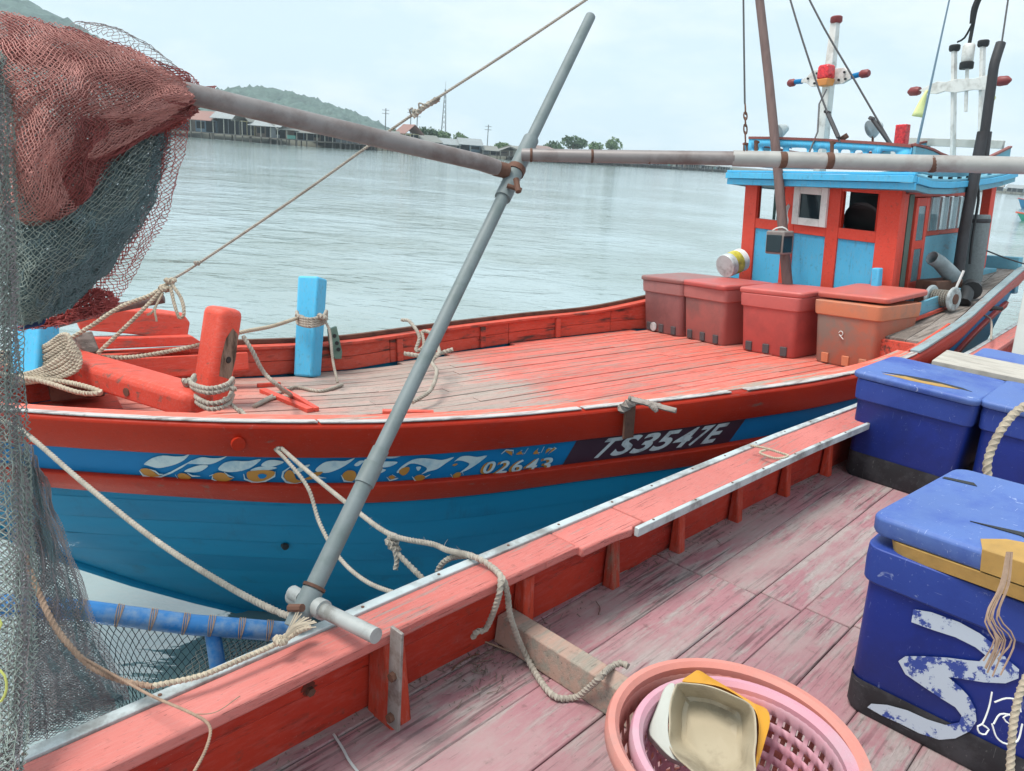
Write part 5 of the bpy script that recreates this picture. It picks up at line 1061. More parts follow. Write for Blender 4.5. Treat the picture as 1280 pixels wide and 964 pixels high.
MB().prism(P, (0, .03, 0)).build('plate_body', MG, t, .004); m = MB()
for u, v in ((418, 420), (421, 429), (423, 437)): q = bT(u, v, 2.593); m.tube([q, q-np.array([0, .006, 0])], .018, 8)
m.build('hole', M_BLACK, t)
t = thing('paint_can', 'white tin with a yellow label hung on the far corner of the wheelhouse', 'tin', BM)
cA, cB = bD(906, 333, 8.5), bD(926, 325, 8.62); MB().tube([cA, cA+(cB-cA)*.04, cA+(cB-cA)*.3], [.125, .13, .13], 18).build('tin_end', M_GALV, t)
MB().tube([cA+(cB-cA)*.3, cA+(cB-cA)*.7], .1305, 18).build('label', plain('yellow_label', 'b7ad3c', .5, 0, .5, 14, dark='3a3a30', damt=.6, dscale=9), t); MB().tube([cA+(cB-cA)*.7, cB], .13, 18).build('tin_end', M_WHITE, t)
t = thing('blue_block', 'small blue block behind the hung tin', 'block', BM); q = bD(924, 335, 8.9); MB().box(q[0]-.06, q[0]+.06, q[1]-.08, q[1]+.08, q[2]-.22, q[2]+.17).build('block', M_BLUEP, t, .02)
m = MB()
for k in range(3): m.tube(catmull([bD(992+k*3, 226, 8.3), bD(993+k, 245, 8.2), bD(985-k*2, 262, 8.1), bD(983+k, 275, 8.05), bD(980, 292, 8.0)], .03), .008, 5)
m.tube(catmull([bD(962, 300, 7.85), bD(966, 288, 7.8), bD(978, 284, 7.75), bD(986, 290, 7.75), bD(990, 302, 7.8)], .03), .008, 5)
tag(m.build('wire', M_WHITE, boat and None, origin=None, fix=False), 'white wires running from the wheelhouse eaves to the work lamp', 'wire').matrix_world = BM
# brown pole with a lamp box in front of the wheelhouse
M_BAMB = plain('brown_pole', '6f5a55', .6, 0, .2, 6, .2, dark='4c3a38', damt=.5, dscale=4, stretch=(4, 4, .6))
t = thing('pole', 'brown wooden pole leaning up in front of the wheelhouse', 'pole', BM)
d3 = 7.9; pts = [bD(990, 420, d3), bD(983, 340, d3), bD(973, 220, d3), bD(961, 100, d3), bD(946, -30, d3), bD(938, -100, d3)]
MB().tube(pts, [.056, .052, .048, .046, .043, .04], 12).build('pole_shaft', M_BAMB, t)
t = thing('lamp_box', 'small dark work lamp tied to the brown pole', 'lamp', BM); q = bD(975, 301, d3-.12)
MB().box(q[0]-.1, q[0]+.06, q[1]-.12, q[1]+.1, q[2]-.13, q[2]+.1).build('housing', plain('grey_case', '7c7672', .6, 0, .2, 10), t, .015)
MB().box(q[0]-.112, q[0]-.101, q[1]-.1, q[1]+.08, q[2]-.11, q[2]+.06).build('lamp_face', M_SHOWGL, t, .01)
MB().hexa([(q[0]-.1, q[1]-.125, q[2]-.11), (q[0]+.03, q[1]-.125, q[2]-.11), (q[0]+.03, q[1]-.121, q[2]-.11), (q[0]-.1, q[1]-.121, q[2]-.11), (q[0]-.1, q[1]-.125, q[2]+.05), (q[0]+.03, q[1]-.125, q[2]+.05), (q[0]+.03, q[1]-.121, q[2]+.05), (q[0]-.1, q[1]-.121, q[2]+.05)]).build('side_glass', M_SHOWGL, t)
t = thing('drum', 'tall grey mesh drum standing by the roof post', 'drum', BM); q = bW(1211, 352, .43)
MB().lathe([(.112, 0), (.118, .02), (.118, .66), (.105, .68)], tuple(q), 22).build('drum_body', plain('grey_mesh', '6e7677', .8, 0, .3, 40, .3), t); MB().lathe([(.119, .6), (.123, .61), (.123, .63), (.119, .64)], tuple(q), 22).build('hoop', M_SOOT, t)
FLG = plain('flag_yellow', 'cdd394', .8, 0, .1, 4)
def flag(label, pts, d):
    t = thing('flag', label, 'flag', BM, 'pennants'); m = MB(); P = [bD(u, v, d) for u, v in pts]; g = []
    for i in range(7):
        f = i/6; row = []
        for j in range(5): k = j/4; a = P[0]+(P[1]-P[0])*f; b = P[3]+(P[2]-P[3])*f; q = a+(b-a)*k; q = q+np.array([.012*math.sin(k*4+f*3), .012*math.cos(k*5+f), 0]); row.append(q)
        g.append(row)
    m.grid(np.array(g)); m.build('cloth', FLG, t, solid=.003, smooth=True)
flag('pale yellow pennant on the whip antenna', [(1160, 111), (1156, 148), (1140, 145), (1158, 113)], 9.2); flag('small yellow pennant half behind the exhaust pipe', [(1241, 112), (1240, 128), (1246, 122), (1243, 113)], 9.0)
# ------------------------------------------------------------------ ropes and wires
def gX(u, v, x): d = ray(u, v); return ON+d*(x-ON@GX)/(d@GX)      # where the view meets a plane across the near boat
def gY(u, v, y): d = ray(u, v); return ON+d*(y-ON@GY)/(d@GY)      # where the view meets a plane along the near boat
RP = plain('natural_rope', 'b3a692', .9, 0, .2, 30, .2, dark='85786a', damt=.5, dscale=9)
RPG = plain('grey_rope', 'a49c90', .9, 0, .2, 30, .2, dark='746c62', damt=.5, dscale=9)
RPB = plain('brown_rope', '9c8370', .9, 0, .25, 30, .2, dark='6a5446', damt=.5, dscale=9)
WIRE = plain('dark_wire', '4a4a4c', .6, .2)
def P3(*l): return [at_d(u, v, d) for u, v, d in l]
rope('stay_rope', 'long thin stay rope rising from the bow to the top of the picture', P3((214, 350, 5.0), (250, 328, 5.0), (380, 240, 4.9), (515, 144, 4.8), (640, 62, 4.7), (780, -32, 4.6)), .0085, RPG, knots=[at_d(246, 329, 4.99), at_d(519, 140, 4.8), at_d(546, 124, 4.8)], extra=[(P3((516, 146, 4.8), (530, 134, 4.79), (548, 124, 4.8)), .017), (P3((515, 146, 4.79), (512, 138, 4.75), (516, 135, 4.75)), .005), (P3((524, 136, 4.79), (524, 129, 4.75), (532, 132, 4.75)), .005)])
rope('bow_line', 'doubled line from the stay rope knot down to the coil at the bow', P3((214, 351, 5.0), (190, 368, 5.0), (150, 384, 4.95), (110, 410, 4.9), (70, 432, 4.85), (20, 448, 4.8)), .014, RP, knots=[at_d(213, 352, 4.99), at_d(205, 362, 4.98)], extra=[(P3((212, 352, 4.98), (226, 372, 4.97), (230, 392, 4.96), (224, 397, 4.96), (218, 380, 4.96), (213, 358, 4.97)), .011), (P3((202, 366, 4.97), (192, 388, 4.96), (184, 394, 4.96)), .008), (P3((204, 366, 4.96), (194, 386, 4.95), (196, 402, 4.95)), .007)])
rope('bow_line', 'second bow line slanting from the knot to the red timber', P3((207, 358, 4.97), (170, 396, 4.93), (122, 442, 4.88)), .013, RP)
rope('spar', 'brown wooden spar lying along the far bow under the nets', P3((205, 373, 5.1), (150, 384, 5.05), (66, 406, 4.95), (20, 414, 4.9)), .03, M_BAMB, cat='spar', pitch=9)
m = MB()
for k in range(7):
    a = random.uniform(-1.5, 1.5)
    rope_mb(m, P3((-4, 440+k*5.2, 4.72), (30, 440+k*4.6+a, 4.69), (58, 430+k*4.4+a, 4.66), (76+k*2.6, 419+k*3.2, 4.63), (86+k*2.3, 420+k*4, 4.60), (86+k*2, 434+k*4.4, 4.585), (70+k*1.4, 450+k*3.6+a, 4.58), (44, 464+k*2.2, 4.60), (8, 472+k*1.6, 4.64)), .0125)
tag(m.build('rope_coil', RP, origin=at_d(60, 450, 4.7), fix=False), 'thick coil of pale rope heaped at the bow behind the nets', 'rope coil')
rope('bow_rope', 'pale rope lying along the bow planks below the coil', P3((-10, 466, 4.6), (50, 476, 4.55), (100, 491, 4.5), (126, 490, 4.5), (90, 479, 4.55), (40, 472, 4.6)), .015, RP)
rope('mooring_rope', 'pale mooring rope running from the nets down to the foot of the boom', P3((-10, 520, 3.4), (30, 540, 3.3), (100, 600, 3.1), (190, 672, 2.85), (280, 730, 2.55), (345, 764, 2.36), (372, 772, 2.3)), .0105, RPG)
bb_ = np.array(fromB(bb)); bitt_d = 4.42
rope('mooring_rope', 'knotted mooring rope from the red bitt, ending on the near deck', P3((280, 498, 4.35), (320, 532, 4.2), (380, 585, 3.85), (440, 634, 3.5), (488, 668, 3.2), (540, 680, 3.0), (560, 688, 2.9))+[at_z(590, 695, 1.625), at_z(614, 708, 1.617), at_z(628, 723, 1.617), gY(634, 742, 1.505), gY(639, 775, 1.5)]+[fromG(gZ(660, 825, DK+.03)), fromG(gZ(690, 868, DK+.02)), fromG(gZ(718, 872, DK+.015)), gX(738, 858, 1.812), gX(752, 845, 1.812), at_z(764, 834, 1.374), at_z(776, 829, 1.374), at_z(785, 833, 1.374)], .0108, RPG, fray=60,
     knots=[at_d(490, 678, 3.2), at_d(494, 684, 3.2), at_d(492, 672, 3.2)], extra=[(P3((492, 684, 3.18), (496, 700, 3.18), (494, 712, 3.18)), .0105), ([at_z(626, 720, 1.62), gY(625, 738, 1.505), gY(618, 762, 1.52), gY(607, 786, 1.55), gY(596, 790, 1.56), gY(591, 797, 1.57)], .0105), (P3((300, 512, 4.27), (330, 545, 4.12), (350, 562, 4.0)), .012), (P3((495, 690, 3.19), (515, 710, 3.15), (533, 728, 3.1)), .0115), (P3((545, 735, 3.0), (548, 712, 2.95), (562, 698, 2.9), (590, 694, 2.83)), .011)])
rope('slack_rope', 'slack rope sagging from the mooring rope across the hull to the water', P3((330, 548, 4.1), (358, 575, 3.95), (385, 610, 3.85), (400, 655, 3.75), (425, 698, 3.6), (460, 728, 3.4), (505, 744, 3.2), (520, 742, 3.1)), .0098, RPG)
m = MB()
for k in range(4):
    c0 = 478+k*7+random.uniform(-2, 2); e = random.uniform(-5, 5); rope_mb(m, P3((243+k*.5, c0-10, bitt_d+.06), (240+k, c0, bitt_d-.1), (262, c0+9+e, bitt_d-.19), (284, c0+4+e, bitt_d-.14), (291, c0-6, bitt_d+.04)), .0135)
knot(m, at_d(234, 478, 4.36), .013, 3); knot(m, at_d(288, 484, 4.3), .013, 2)
for _ in range(16): a = at_d(233, 482, 4.36); m.tube([a, a+np.array([random.uniform(-.05, .05), random.uniform(-.05, .05), random.uniform(-.14, -.05)])], .004, 4)
tag(m.build('bitt_lashing', RPG, origin=at_d(262, 490, 4.3), fix=False), 'turns of old rope lashed round the foot of the red bitt', 'rope')
rope('deck_rope', 'thin grey rope snaking on the deck from the red bitt', P3((304, 420, 4.75), (316, 440, 4.75), (330, 466, 4.8), (352, 486, 4.85))+[fromB(bDk(363, 495)), fromB(bDk(340, 498)), fromB(bDk(318, 508)), fromB(bDk(345, 493)), fromB(bDk(370, 484)), fromB(bDk(400, 489)), fromB(bDk(428, 481))], .0135, RPG)
rope('tie_rope', 'rope stretched between the red bitt and the blue bitt', P3((125, 446, 4.9), (170, 446, 4.95), (246, 432, 5.1), (300, 416, 5.4), (340, 408, 5.75), (374, 397, 6.1)), .014, RP)
m = MB()
for k in range(4): rope_mb(m, P3((371, 390+k*3.2, 6.26), (374, 396+k*3, 6.1), (389, 399+k*3, 6.0), (404, 395+k*3, 6.1), (408, 389+k*3, 6.25)), .014)
knot(m, at_d(402, 396, 6.05), .016, 3); knot(m, at_d(374, 396, 6.1), .015, 2); rope_mb(m, P3((404, 398, 6.05), (412, 414, 6.05), (416, 450, 6.0), (422, 478, 5.9)), .011)
tag(m.build('bitt_lashing', RPG, origin=at_d(390, 396, 6.1), fix=False), 'brown lashing round the blue bitt with a tail hanging to the deck', 'rope')
rope('deck_rope', 'loops of rope hung over the far rail behind the boom', P3((502, 400, 6.75), (512, 402, 6.7), (524, 420, 6.55), (520, 438, 6.5), (530, 432, 6.5), (528, 415, 6.6), (540, 418, 6.5), (549, 440, 6.2), (540, 452, 6.1), (546, 465, 5.9), (538, 488, 5.6), (516, 503, 5.4)), .015, RPG, extra=[(P3((505, 442, 6.4), (535, 445, 6.4), (566, 437, 6.45)), .018)])
t_ = P3((790, 500, 4.62), (845, 514, 4.5)); rope('wood_batten', 'pair of weathered sticks tied across the near rail of the red boat', t_, .016, M_GREYW, cat='stick', pitch=9, extra=[(P3((786, 497, 4.65), (826, 507, 4.55)), .014), (P3((776, 512, 4.72), (790, 502, 4.66)), .03), (P3((812, 506, 4.5), (820, 513, 4.47), (818, 508, 4.52)), .014)])
rope('gunwale_cord', 'thin white cord coiled on the cap of the near gunwale', P3((938, 557, 3.93), (955, 560, 3.9), (975, 566, 3.86), (985, 570, 3.84), (970, 573, 3.83), (950, 566, 3.88), (962, 561, 3.9)), .006, RP)
rope('foot_tie', 'frayed rope knotted at the foot of the boom and led along the gunwale', P3((385, 783, 2.2), (350, 803, 2.13), (300, 825, 2.05), (250, 845, 1.98), (190, 858, 1.92)), .0075, RP, knots=[at_d(350, 800, 2.12)], fray=30, extra=[(P3((378, 778, 2.2), (364, 790, 2.17), (350, 801, 2.13)), .008), (P3((388, 784, 2.2), (366, 792, 2.16)), .007)])
m = MB()
for k in range(26):
    a = random.uniform(0, 1); m.tube(catmull([at_d(353, 800, 2.125), at_d(362+a*8, 790-random.uniform(0, 8), 2.13), at_d(370+a*26, 768+a*14+random.uniform(-5, 5), 2.14)], .012), .0018, 4)
tag(m.build('tassel', RP, origin=at_d(353, 800, 2.125), fix=False), 'frayed pale rope tassel splayed at the foot of the boom', 'rope end')
rope('frayed_rope', 'brown frayed rope drooping from the nets to the near gunwale', P3((30, 690, 1.95), (42, 726, 1.95), (70, 785, 1.93), (110, 830, 1.92), (150, 850, 1.92), (190, 858, 1.92)), .0075, RPB, fray=80, extra=[(P3((100, 820, 1.92), (150, 848, 1.9), (190, 870, 1.85), (240, 892, 1.76), (262, 908, 1.72), (258, 935, 1.68), (240, 970, 1.62)), .0035), (P3((240, 893, 1.76), (270, 890, 1.75), (300, 870, 1.8)), .0012)])
rope('hanging_rope', 'thick laid rope looping before the blue boxes at the right edge', P3((1300, 498, 3.0), (1270, 515, 3.0), (1247, 545, 3.0), (1234, 580, 3.0), (1240, 610, 3.0), (1262, 630, 3.0), (1300, 646, 3.0)), .0155, RP)
rope('hanging_rope', 'rope end hanging down at the bottom right corner', P3((1298, 820, 1.75), (1276, 862, 1.75), (1266, 910, 1.75), (1262, 975, 1.75)), .0085, RP)
m = MB()
for k in range(9): a = random.uniform(-6, 6); m.tube(catmull(P3((1262+a*.6, 690, 2.02), (1256+a, 730, 2.0), (1240+a*1.6, 775+random.uniform(-8, 8), 1.98), (1256+a*2.4, 800, 1.97), (1240+a*2, 835+random.uniform(-12, 12), 1.97)), .02), .0022, 5)
tag(m.build('frayed_twine', RPB, origin=at_d(1250, 760, 2.0), fix=False), 'bunch of frayed brown twine hanging over the closest blue box', 'twine')
m = MB()
for l in (((1240, 865), (1236, 885), (1228, 905), (1222, 908), (1224, 916), (1232, 918), (1236, 912), (1228, 906)), ((1243, 878), (1258, 873), (1272, 876), (1276, 890)), ((1240, 905), (1246, 922), (1258, 930), (1272, 926), (1278, 905)), ((1262, 893), (1254, 897), (1262, 905), (1264, 895), (1250, 893), (1242, 905))): m.tube(catmull(P3(*[(u, v, 1.93) for u, v in l]), .008), .0022, 5)
tag(m.build('white_string', M_WHITE, origin=at_d(1255, 900, 1.93), fix=False), 'curled white string hanging against the closest blue box', 'string')
hs = P3((1186, 352, 7.9), (1210, 372, 7.85), (1232, 383, 7.9), (1252, 386, 8.0)); m = MB(); m.tube(catmull(hs, .04), .022, 8); m.tube(P3((1225, 380, 7.86), (1240, 386, 7.9)), .03, 8)
tag(m.build('hose', M_BLACK, origin=hs[0], fix=False), 'black hose led from the winch over the stern rail', 'hose')
rope('stern_line', 'thin line hanging from the stern rail down towards the near boat', P3((1218, 392, 7.8), (1232, 395, 7.7), (1239, 402, 7.5), (1239, 425, 7.0)), .009, RPG)
rope('stern_line', 'thin line from the roof post out to the stern corner', P3((1232, 313, 8.5), (1258, 323, 8.6), (1290, 333, 8.7)), .008, WIRE)
for lab, l in (('wire hanging from above to the chain on the steel crossbar', ((929, -20, 2.85), (930, 60, 2.85), (931, 130, 2.85))), ('left wire stay running down to the wheelhouse roof', ((982, -20, 7.5), (1003, 50, 7.4), (1030, 130, 7.3), (1050, 178, 7.2))), ('right wire stay running down to the wheelhouse roof', ((1002, -20, 7.5), (1030, 35, 7.4), (1068, 100, 7.3), (1120, 190, 7.15))), ('thin wire from above to the top of the exhaust', ((1263, -20, 8.0), (1252, 55, 7.9))), ('loose cable hanging from the white mast', ((1033, 112, 7.9), (1024, 130, 7.85), (1022, 165, 7.7), (1012, 190, 7.6)))):
    m = MB(); m.tube(catmull(P3(*l), .2), .0035 if l[0][2] < 4 else .009, 6)
    if 'stay' in lab: q = P3((1034, 140, 7.28), (1048, 172, 7.2)) if 'left' in lab else P3((1090, 148, 7.24), (1118, 187, 7.16)); m.tube(q, .02, 6); knot(m, q[0], .012, 2)
    tag(m.build('wire', WIRE, origin=at_d(*l[0]), fix=False), lab, 'wire')
ch = thing('chain', 'short rusty chain hanging on the steel crossbar', 'chain', Matrix.Translation(tuple(at_d(932, 160, 2.85))))
o0 = at_d(932, 160, 2.85)
for k, (v0, v1) in enumerate(((130, 143), (140, 150), (147, 158), (155, 168), (165, 181), (178, 192))):
    a, b = at_d(931.5, v0, 2.85)-o0, at_d(932, v1, 2.85)-o0; c = (a+b)/2; h = np.linalg.norm(b-a)/2; dz = (b-a)/np.linalg.norm(b-a); sx = np.array([1, 0, 0]) if k % 2 else np.array([.2, 1, 0])
    pts = [c+dz*h*math.sin(t)+sx*.006*math.cos(t) for t in np.linspace(0, 2*math.pi, 13)]; MB().tube(pts, .0028, 6).build('link', M_RUST, ch)
# bits of litter on the near deck
for pts, r, lab, mt in ((((417, 918), (428, 935), (436, 950), (448, 966)), .004, 'pale bent twig on the near deck below the bracket', M_GALV), (((700, 800), (708, 808), (712, 812)), .003, 'dry stalk on the near deck behind the cross beam', RPB), (((745, 752), (750, 760), (748, 768)), .002, 'short dark straw on the near deck', M_RUST), (((565, 838), (575, 828), (590, 820), (600, 818)), .0025, 'crooked twig on the near deck by the rope hole', M_RUST), (((600, 800), (640, 815), (690, 832)), .004, 'frayed brown straw along the cross beam', RPB), (((965, 848), (985, 853), (1000, 866)), .003, 'white cord end behind the baskets', RP)):
    m = MB(); m.tube(catmull([fromG(gZ(u, v, DK+.006)) for u, v in pts], .01), r, 5); tag(m.build('twig', mt, origin=fromG(gZ(*pts[0], DK+.006)), fix=False), lab, 'twig')
m = MB(); q = fromG(gZ(730, 838, DK+.05))
for _ in range(26): a = q+RNG.normal(0, .012, 3); u = RNG.normal(0, .012, 3); w2 = RNG.normal(0, .012, 3); m.add([a-u, a+w2, a+u], [(0, 1, 2)])
tag(m.build('dried_leaf', plain('dry_leaf', 'b5ad5a', .8), origin=q, fix=False), 'crumpled dry yellow leaf on the near deck beside the cross beam', 'leaf')
# ------------------------------------------------------------------ blue rail outboard, with its netting
br = thing('blue_rail', 'blue painted pipe rail wound with twine, outboard of the near gunwale', 'rail', Matrix.Translation(tuple(at_d(190, 775, 2.3)))); o0 = at_d(190, 775, 2.3)
M_BPIPE = plain('blue_pipe', '1f6ba8', .45, 0, .15, 8, .1, dark='8a9aa4', damt=.5, dscale=12)
MB().tube([at_d(-20, 755, 2.18)-o0, at_d(100, 763, 2.25)-o0, at_d(240, 781, 2.36)-o0, at_d(385, 792, 2.46)-o0], .031, 14).build('pipe', M_BPIPE, br)
MB().tube([at_d(265, 785, 2.38)-o0, at_d(272, 832, 2.38)-o0, at_d(280, 900, 2.38)-o0], .024, 12).build('strut', M_BPIPE, br)
PP = [at_d(-20, 755, 2.18)-o0, at_d(100, 763, 2.25)-o0, at_d(240, 781, 2.36)-o0, at_d(385, 792, 2.46)-o0]
for f in (.24, .33, .44, .54, .64, .715, .8, .88):
    m = MB()
    for k in range(4):
        x = f*3+k*.009; i = min(2, int(x)); c = PP[i]+(PP[i+1]-PP[i])*(x-i); dv = (PP[i+1]-PP[i]); dv /= np.linalg.norm(dv); a = np.cross(dv, (0, 0, 1)); a /= np.linalg.norm(a); b = np.cross(dv, a)
        m.tube([c+.0325*(a*math.cos(t)+b*math.sin(t))+dv*.004*math.sin(t+k) for t in np.linspace(0, 6.28, 15)], .0014, 5)
    m.build('twine_binding', RPB, br)
# ------------------------------------------------------------------ nets: every strand is a thin bar
def patch(ctrl, nu, nv):
    """smooth sheet through rows of (u, v, depth) control points"""
    C = np.array(ctrl, float)
    def res(A, n):
        m_ = A.shape[0]; t = np.linspace(0, m_-1, n); i = np.clip(t.astype(int), 0, m_-2); f = (t-i).reshape((-1,)+(1,)*(A.ndim-1))
        g = lambda k: A[np.clip(i+k, 0, m_-1)]
        p0 = np.where((i-1).reshape(f.shape) < 0, 2*A[0]-A[1], g(-1)); p3 = np.where((i+2).reshape(f.shape) > m_-1, 2*A[-1]-A[-2], g(2))
        p1, p2 = g(0), g(1); return .5*(2*p1+(p2-p0)*f+(2*p0-5*p1+4*p2-p3)*f*f+(3*p1-p0-3*p2+p3)*f**3)
    A = res(C, nu); A = np.swapaxes(res(np.swapaxes(A, 0, 1), nv), 0, 1)
    S = A.reshape(-1, 3); D = np.stack([(S[:, 0]-640)/F, -(S[:, 1]-482)/F, -np.ones(len(S))], 1)@RN.T
    return (ON+D*S[:, 2:3]).reshape(nu, nv, 3)
def rough(P, amp, fold=0, fs=8, seed=0, jit=.25):
    r = np.random.default_rng(seed); nu, nv = P.shape[:2]; a, b = np.meshgrid(np.linspace(0, 1, nu), np.linspace(0, 1, nv), indexing='ij')
    f = sum(np.sin(2*math.pi*(r.uniform(.6, fs)*a+r.uniform(.6, fs)*b)+r.uniform(0, 6))*r.uniform(.4, 1) for _ in range(7))/3
    g = sum(np.sin(2*math.pi*(r.uniform(.6, fs)*a-r.uniform(.6, fs)*b)+r.uniform(0, 6))*r.uniform(.4, 1) for _ in range(7))/3
    out_ = P.copy(); out_[:, :, 1] += f*amp; out_[:, :, 0] += g*amp*.5; out_[:, :, 2] += (f*g)*amp*.4
    st = np.linalg.norm(P[1:, :-1]-P[:-1, 1:], axis=-1).mean()
    return out_+r.normal(0, st*jit*.4, P.shape)
NETV, NETE = {}, {}
def strands(P):
    nu, nv = P.shape[:2]; idx = np.arange(nu*nv).reshape(nu, nv); E_ = []
    for di, dj in ((1, 1), (1, -1)):
        a = idx[:-1, :-1] if dj == 1 else idx[:-1, 1:]; b = idx[1:, 1:] if dj == 1 else idx[1:, :-1]
        I, J = np.meshgrid(np.arange(a.shape[0]), np.arange(a.shape[1]), indexing='ij'); J2 = J if dj == 1 else J+1
        k = ((I+J2) % 2 == 0); E_.append(np.stack([a[k], b[k]], 1))
    E_ = np.concatenate(E_); V = P.reshape(-1, 3); return V[E_[:, 0]], V[E_[:, 1]]
def net_mesh(name, layers, r, mat, parent, kind=None):
    A = np.concatenate([l[0] for l in layers]); B = np.concatenate([l[1] for l in layers]); n = len(A)
    d = B-A; L = np.linalg.norm(d, axis=1, keepdims=True)+1e-9; d /= L; ref = np.tile(np.array([[.31, .2, .93]]), (n, 1)); u = np.cross(d, ref); u /= np.linalg.norm(u, axis=1, keepdims=True)+1e-9; v = np.cross(d, u)
    rr = r*np.random.default_rng(1).uniform(.75, 1.25, (n, 1)); V = np.zeros((n, 6, 3))
    for k in range(3):
        t = 2*math.pi*k/3; o = rr*(u*math.cos(t)+v*math.sin(t)); V[:, k] = A+o-d*r*.4; V[:, 3+k] = B+o+d*r*.4
    Fq = np.array([[0, 1, 4, 3], [1, 2, 5, 4], [2, 0, 3, 5]]); Fi = (Fq[None]+(np.arange(n)*6)[:, None, None]).reshape(-1)
    me = bpy.data.meshes.new(name); me.vertices.add(n*6); org = np.array(parent.matrix_world.translation); me.vertices.foreach_set('co', (V.reshape(-1, 3)-org).astype(np.float32).ravel())
    nf = n*3; me.loops.add(nf*4); me.loops.foreach_set('vertex_index', Fi.astype(np.int32)); me.polygons.add(nf); me.polygons.foreach_set('loop_start', np.arange(nf, dtype=np.int32)*4); me.polygons.foreach_set('use_smooth', np.ones(nf, dtype=bool))
    me.update(); me.validate(); me.materials.append(mat); o = bpy.data.objects.new(name, me); COL.objects.link(o); o.parent = parent
    if kind: o['kind'] = kind
    return o
def netmat(n, c, c2): return plain(n, c, .8, 0, .3, 6, 0, dark=c2, damt=.6, dscale=9)
N_RED = netmat('red_net', 'b67d74', '945a54'); N_RED2 = netmat('bright_red_net', 'b2524e', '90403e'); N_RED3 = netmat('deep_red_net', '8e4844', '66322f'); N_GRN = netmat('dark_green_net', '66787a', '4c5e5e'); N_GRY = netmat('grey_green_net', '8b948c', '67736e'); N_BRN = netmat('brown_grey_net', '8e8686', '6e5f60'); N_BLK = netmat('black_net', '262c30', '1d2023')
def netthing(name, label, u, v, d): return thing(name, label, 'fishing net', Matrix.Translation(tuple(at_d(u, v, d))), 'nets hung over the pipe')
# red bundle draped over the pipe
RC = [[(-25, 8, 2.12), (30, 22, 2.16), (95, 40, 2.2), (160, 62, 2.24), (215, 92, 2.32), (244, 110, 2.38)],
      [(-25, 40, 2.02), (40, 52, 2.02), (100, 66, 2.08), (155, 86, 2.16), (205, 106, 2.26), (242, 117, 2.36)],
      [(-25, 90, 1.96), (40, 100, 1.9), (95, 112, 1.98), (145, 124, 2.1), (195, 124, 2.22), (239, 122, 2.35)],
      [(-20, 140, 1.95), (40, 150, 1.86), (85, 154, 1.93), (130, 152, 2.08), (180, 142, 2.2), (236, 128, 2.35)],
      [(-10, 200, 1.97), (38, 212, 1.86), (72, 206, 1.92), (112, 190, 2.07), (168, 160, 2.2), (226, 136, 2.36)],
      [(0, 250, 2.02), (34, 270, 1.94), (66, 260, 1.97), (104, 212, 2.1), (150, 176, 2.22), (214, 146, 2.38)],
      [(14, 262, 2.1), (44, 288, 2.08), (74, 280, 2.08), (106, 236, 2.16), (142, 186, 2.26), (206, 152, 2.4)]]
rn = netthing('fishing_net', 'bundle of faded red netting draped over the left pipe', 120, 110, 2.1)
P_ = patch(RC, 96, 90); Ls = []
for k, (o, a) in enumerate(((0, .03), (.045, .04), (.08, .04), (.11, .04))):
    Q = patch(RC, 104-8*k, 96-6*k); Q = rough(Q, a, fs=4.5, seed=20+k); Q[:, :, 1] += o; Ls.append(strands(Q))
net_mesh('mesh_layer', Ls[:1], .00125, N_RED, rn); net_mesh('mesh_layer', Ls[1:2], .0013, N_RED, rn); net_mesh('mesh_layer', Ls[2:], .0016, N_RED3, rn)
# loose red strip hanging beyond it, and the ragged top edge
FC = [[(200, 126, 2.42), (218, 124, 2.42), (238, 122, 2.42)], [(196, 165, 2.44), (216, 165, 2.44), (236, 160, 2.44)], [(182, 215, 2.44), (206, 218, 2.44), (226, 216, 2.44)], [(168, 262, 2.44), (190, 270, 2.44), (206, 274, 2.44)], [(140, 310, 2.44), (162, 322, 2.44), (180, 322, 2.44)], [(104, 348, 2.43), (128, 362, 2.43), (152, 374, 2.43)], [(52, 388, 2.4), (82, 398, 2.4), (118, 398, 2.4)]]
rs = netthing('fishing_net', 'thin red net strip hanging loose at the right of the bundle', 200, 230, 2.44)
net_mesh('mesh_layer', [strands(rough(patch(FC, 110, 16), .012, fs=5, seed=41))], .0012, N_RED2, rs); net_mesh('mesh_layer', [strands(rough(patch([[(q[0][0]+10, *q[0][1:]), ((q[1][0]+q[0][0])/2+6, *q[1][1:])] for q in FC], 100, 6), .012, fs=5, seed=42))], .0015, N_RED2, rs)
EC = [[(85, 36, 2.3), (92, 26, 2.34), (108, 30, 2.36)], [(130, 44, 2.32), (140, 34, 2.36), (150, 38, 2.38)], [(178, 70, 2.36), (190, 62, 2.4), (200, 66, 2.42)], [(220, 96, 2.4), (230, 94, 2.42), (236, 98, 2.44)]]
net_mesh('ragged_edge', [strands(rough(patch(EC, 44, 9), .01, fs=4, seed=43))], .001, N_BRN, rs)
BC = [[(40, 392, 2.36), (80, 376, 2.36), (120, 360, 2.36), (148, 374, 2.38)], [(30, 402, 2.33), (72, 394, 2.33), (112, 382, 2.33), (146, 380, 2.36)], [(22, 412, 2.33), (64, 408, 2.33), (104, 398, 2.33), (138, 386, 2.36)]]
net_mesh('bunched_foot', [strands(rough(patch(BC, 30, 60), .02, fs=7, seed=k+44)) for k in range(3)], .0014, N_RED2, rs)
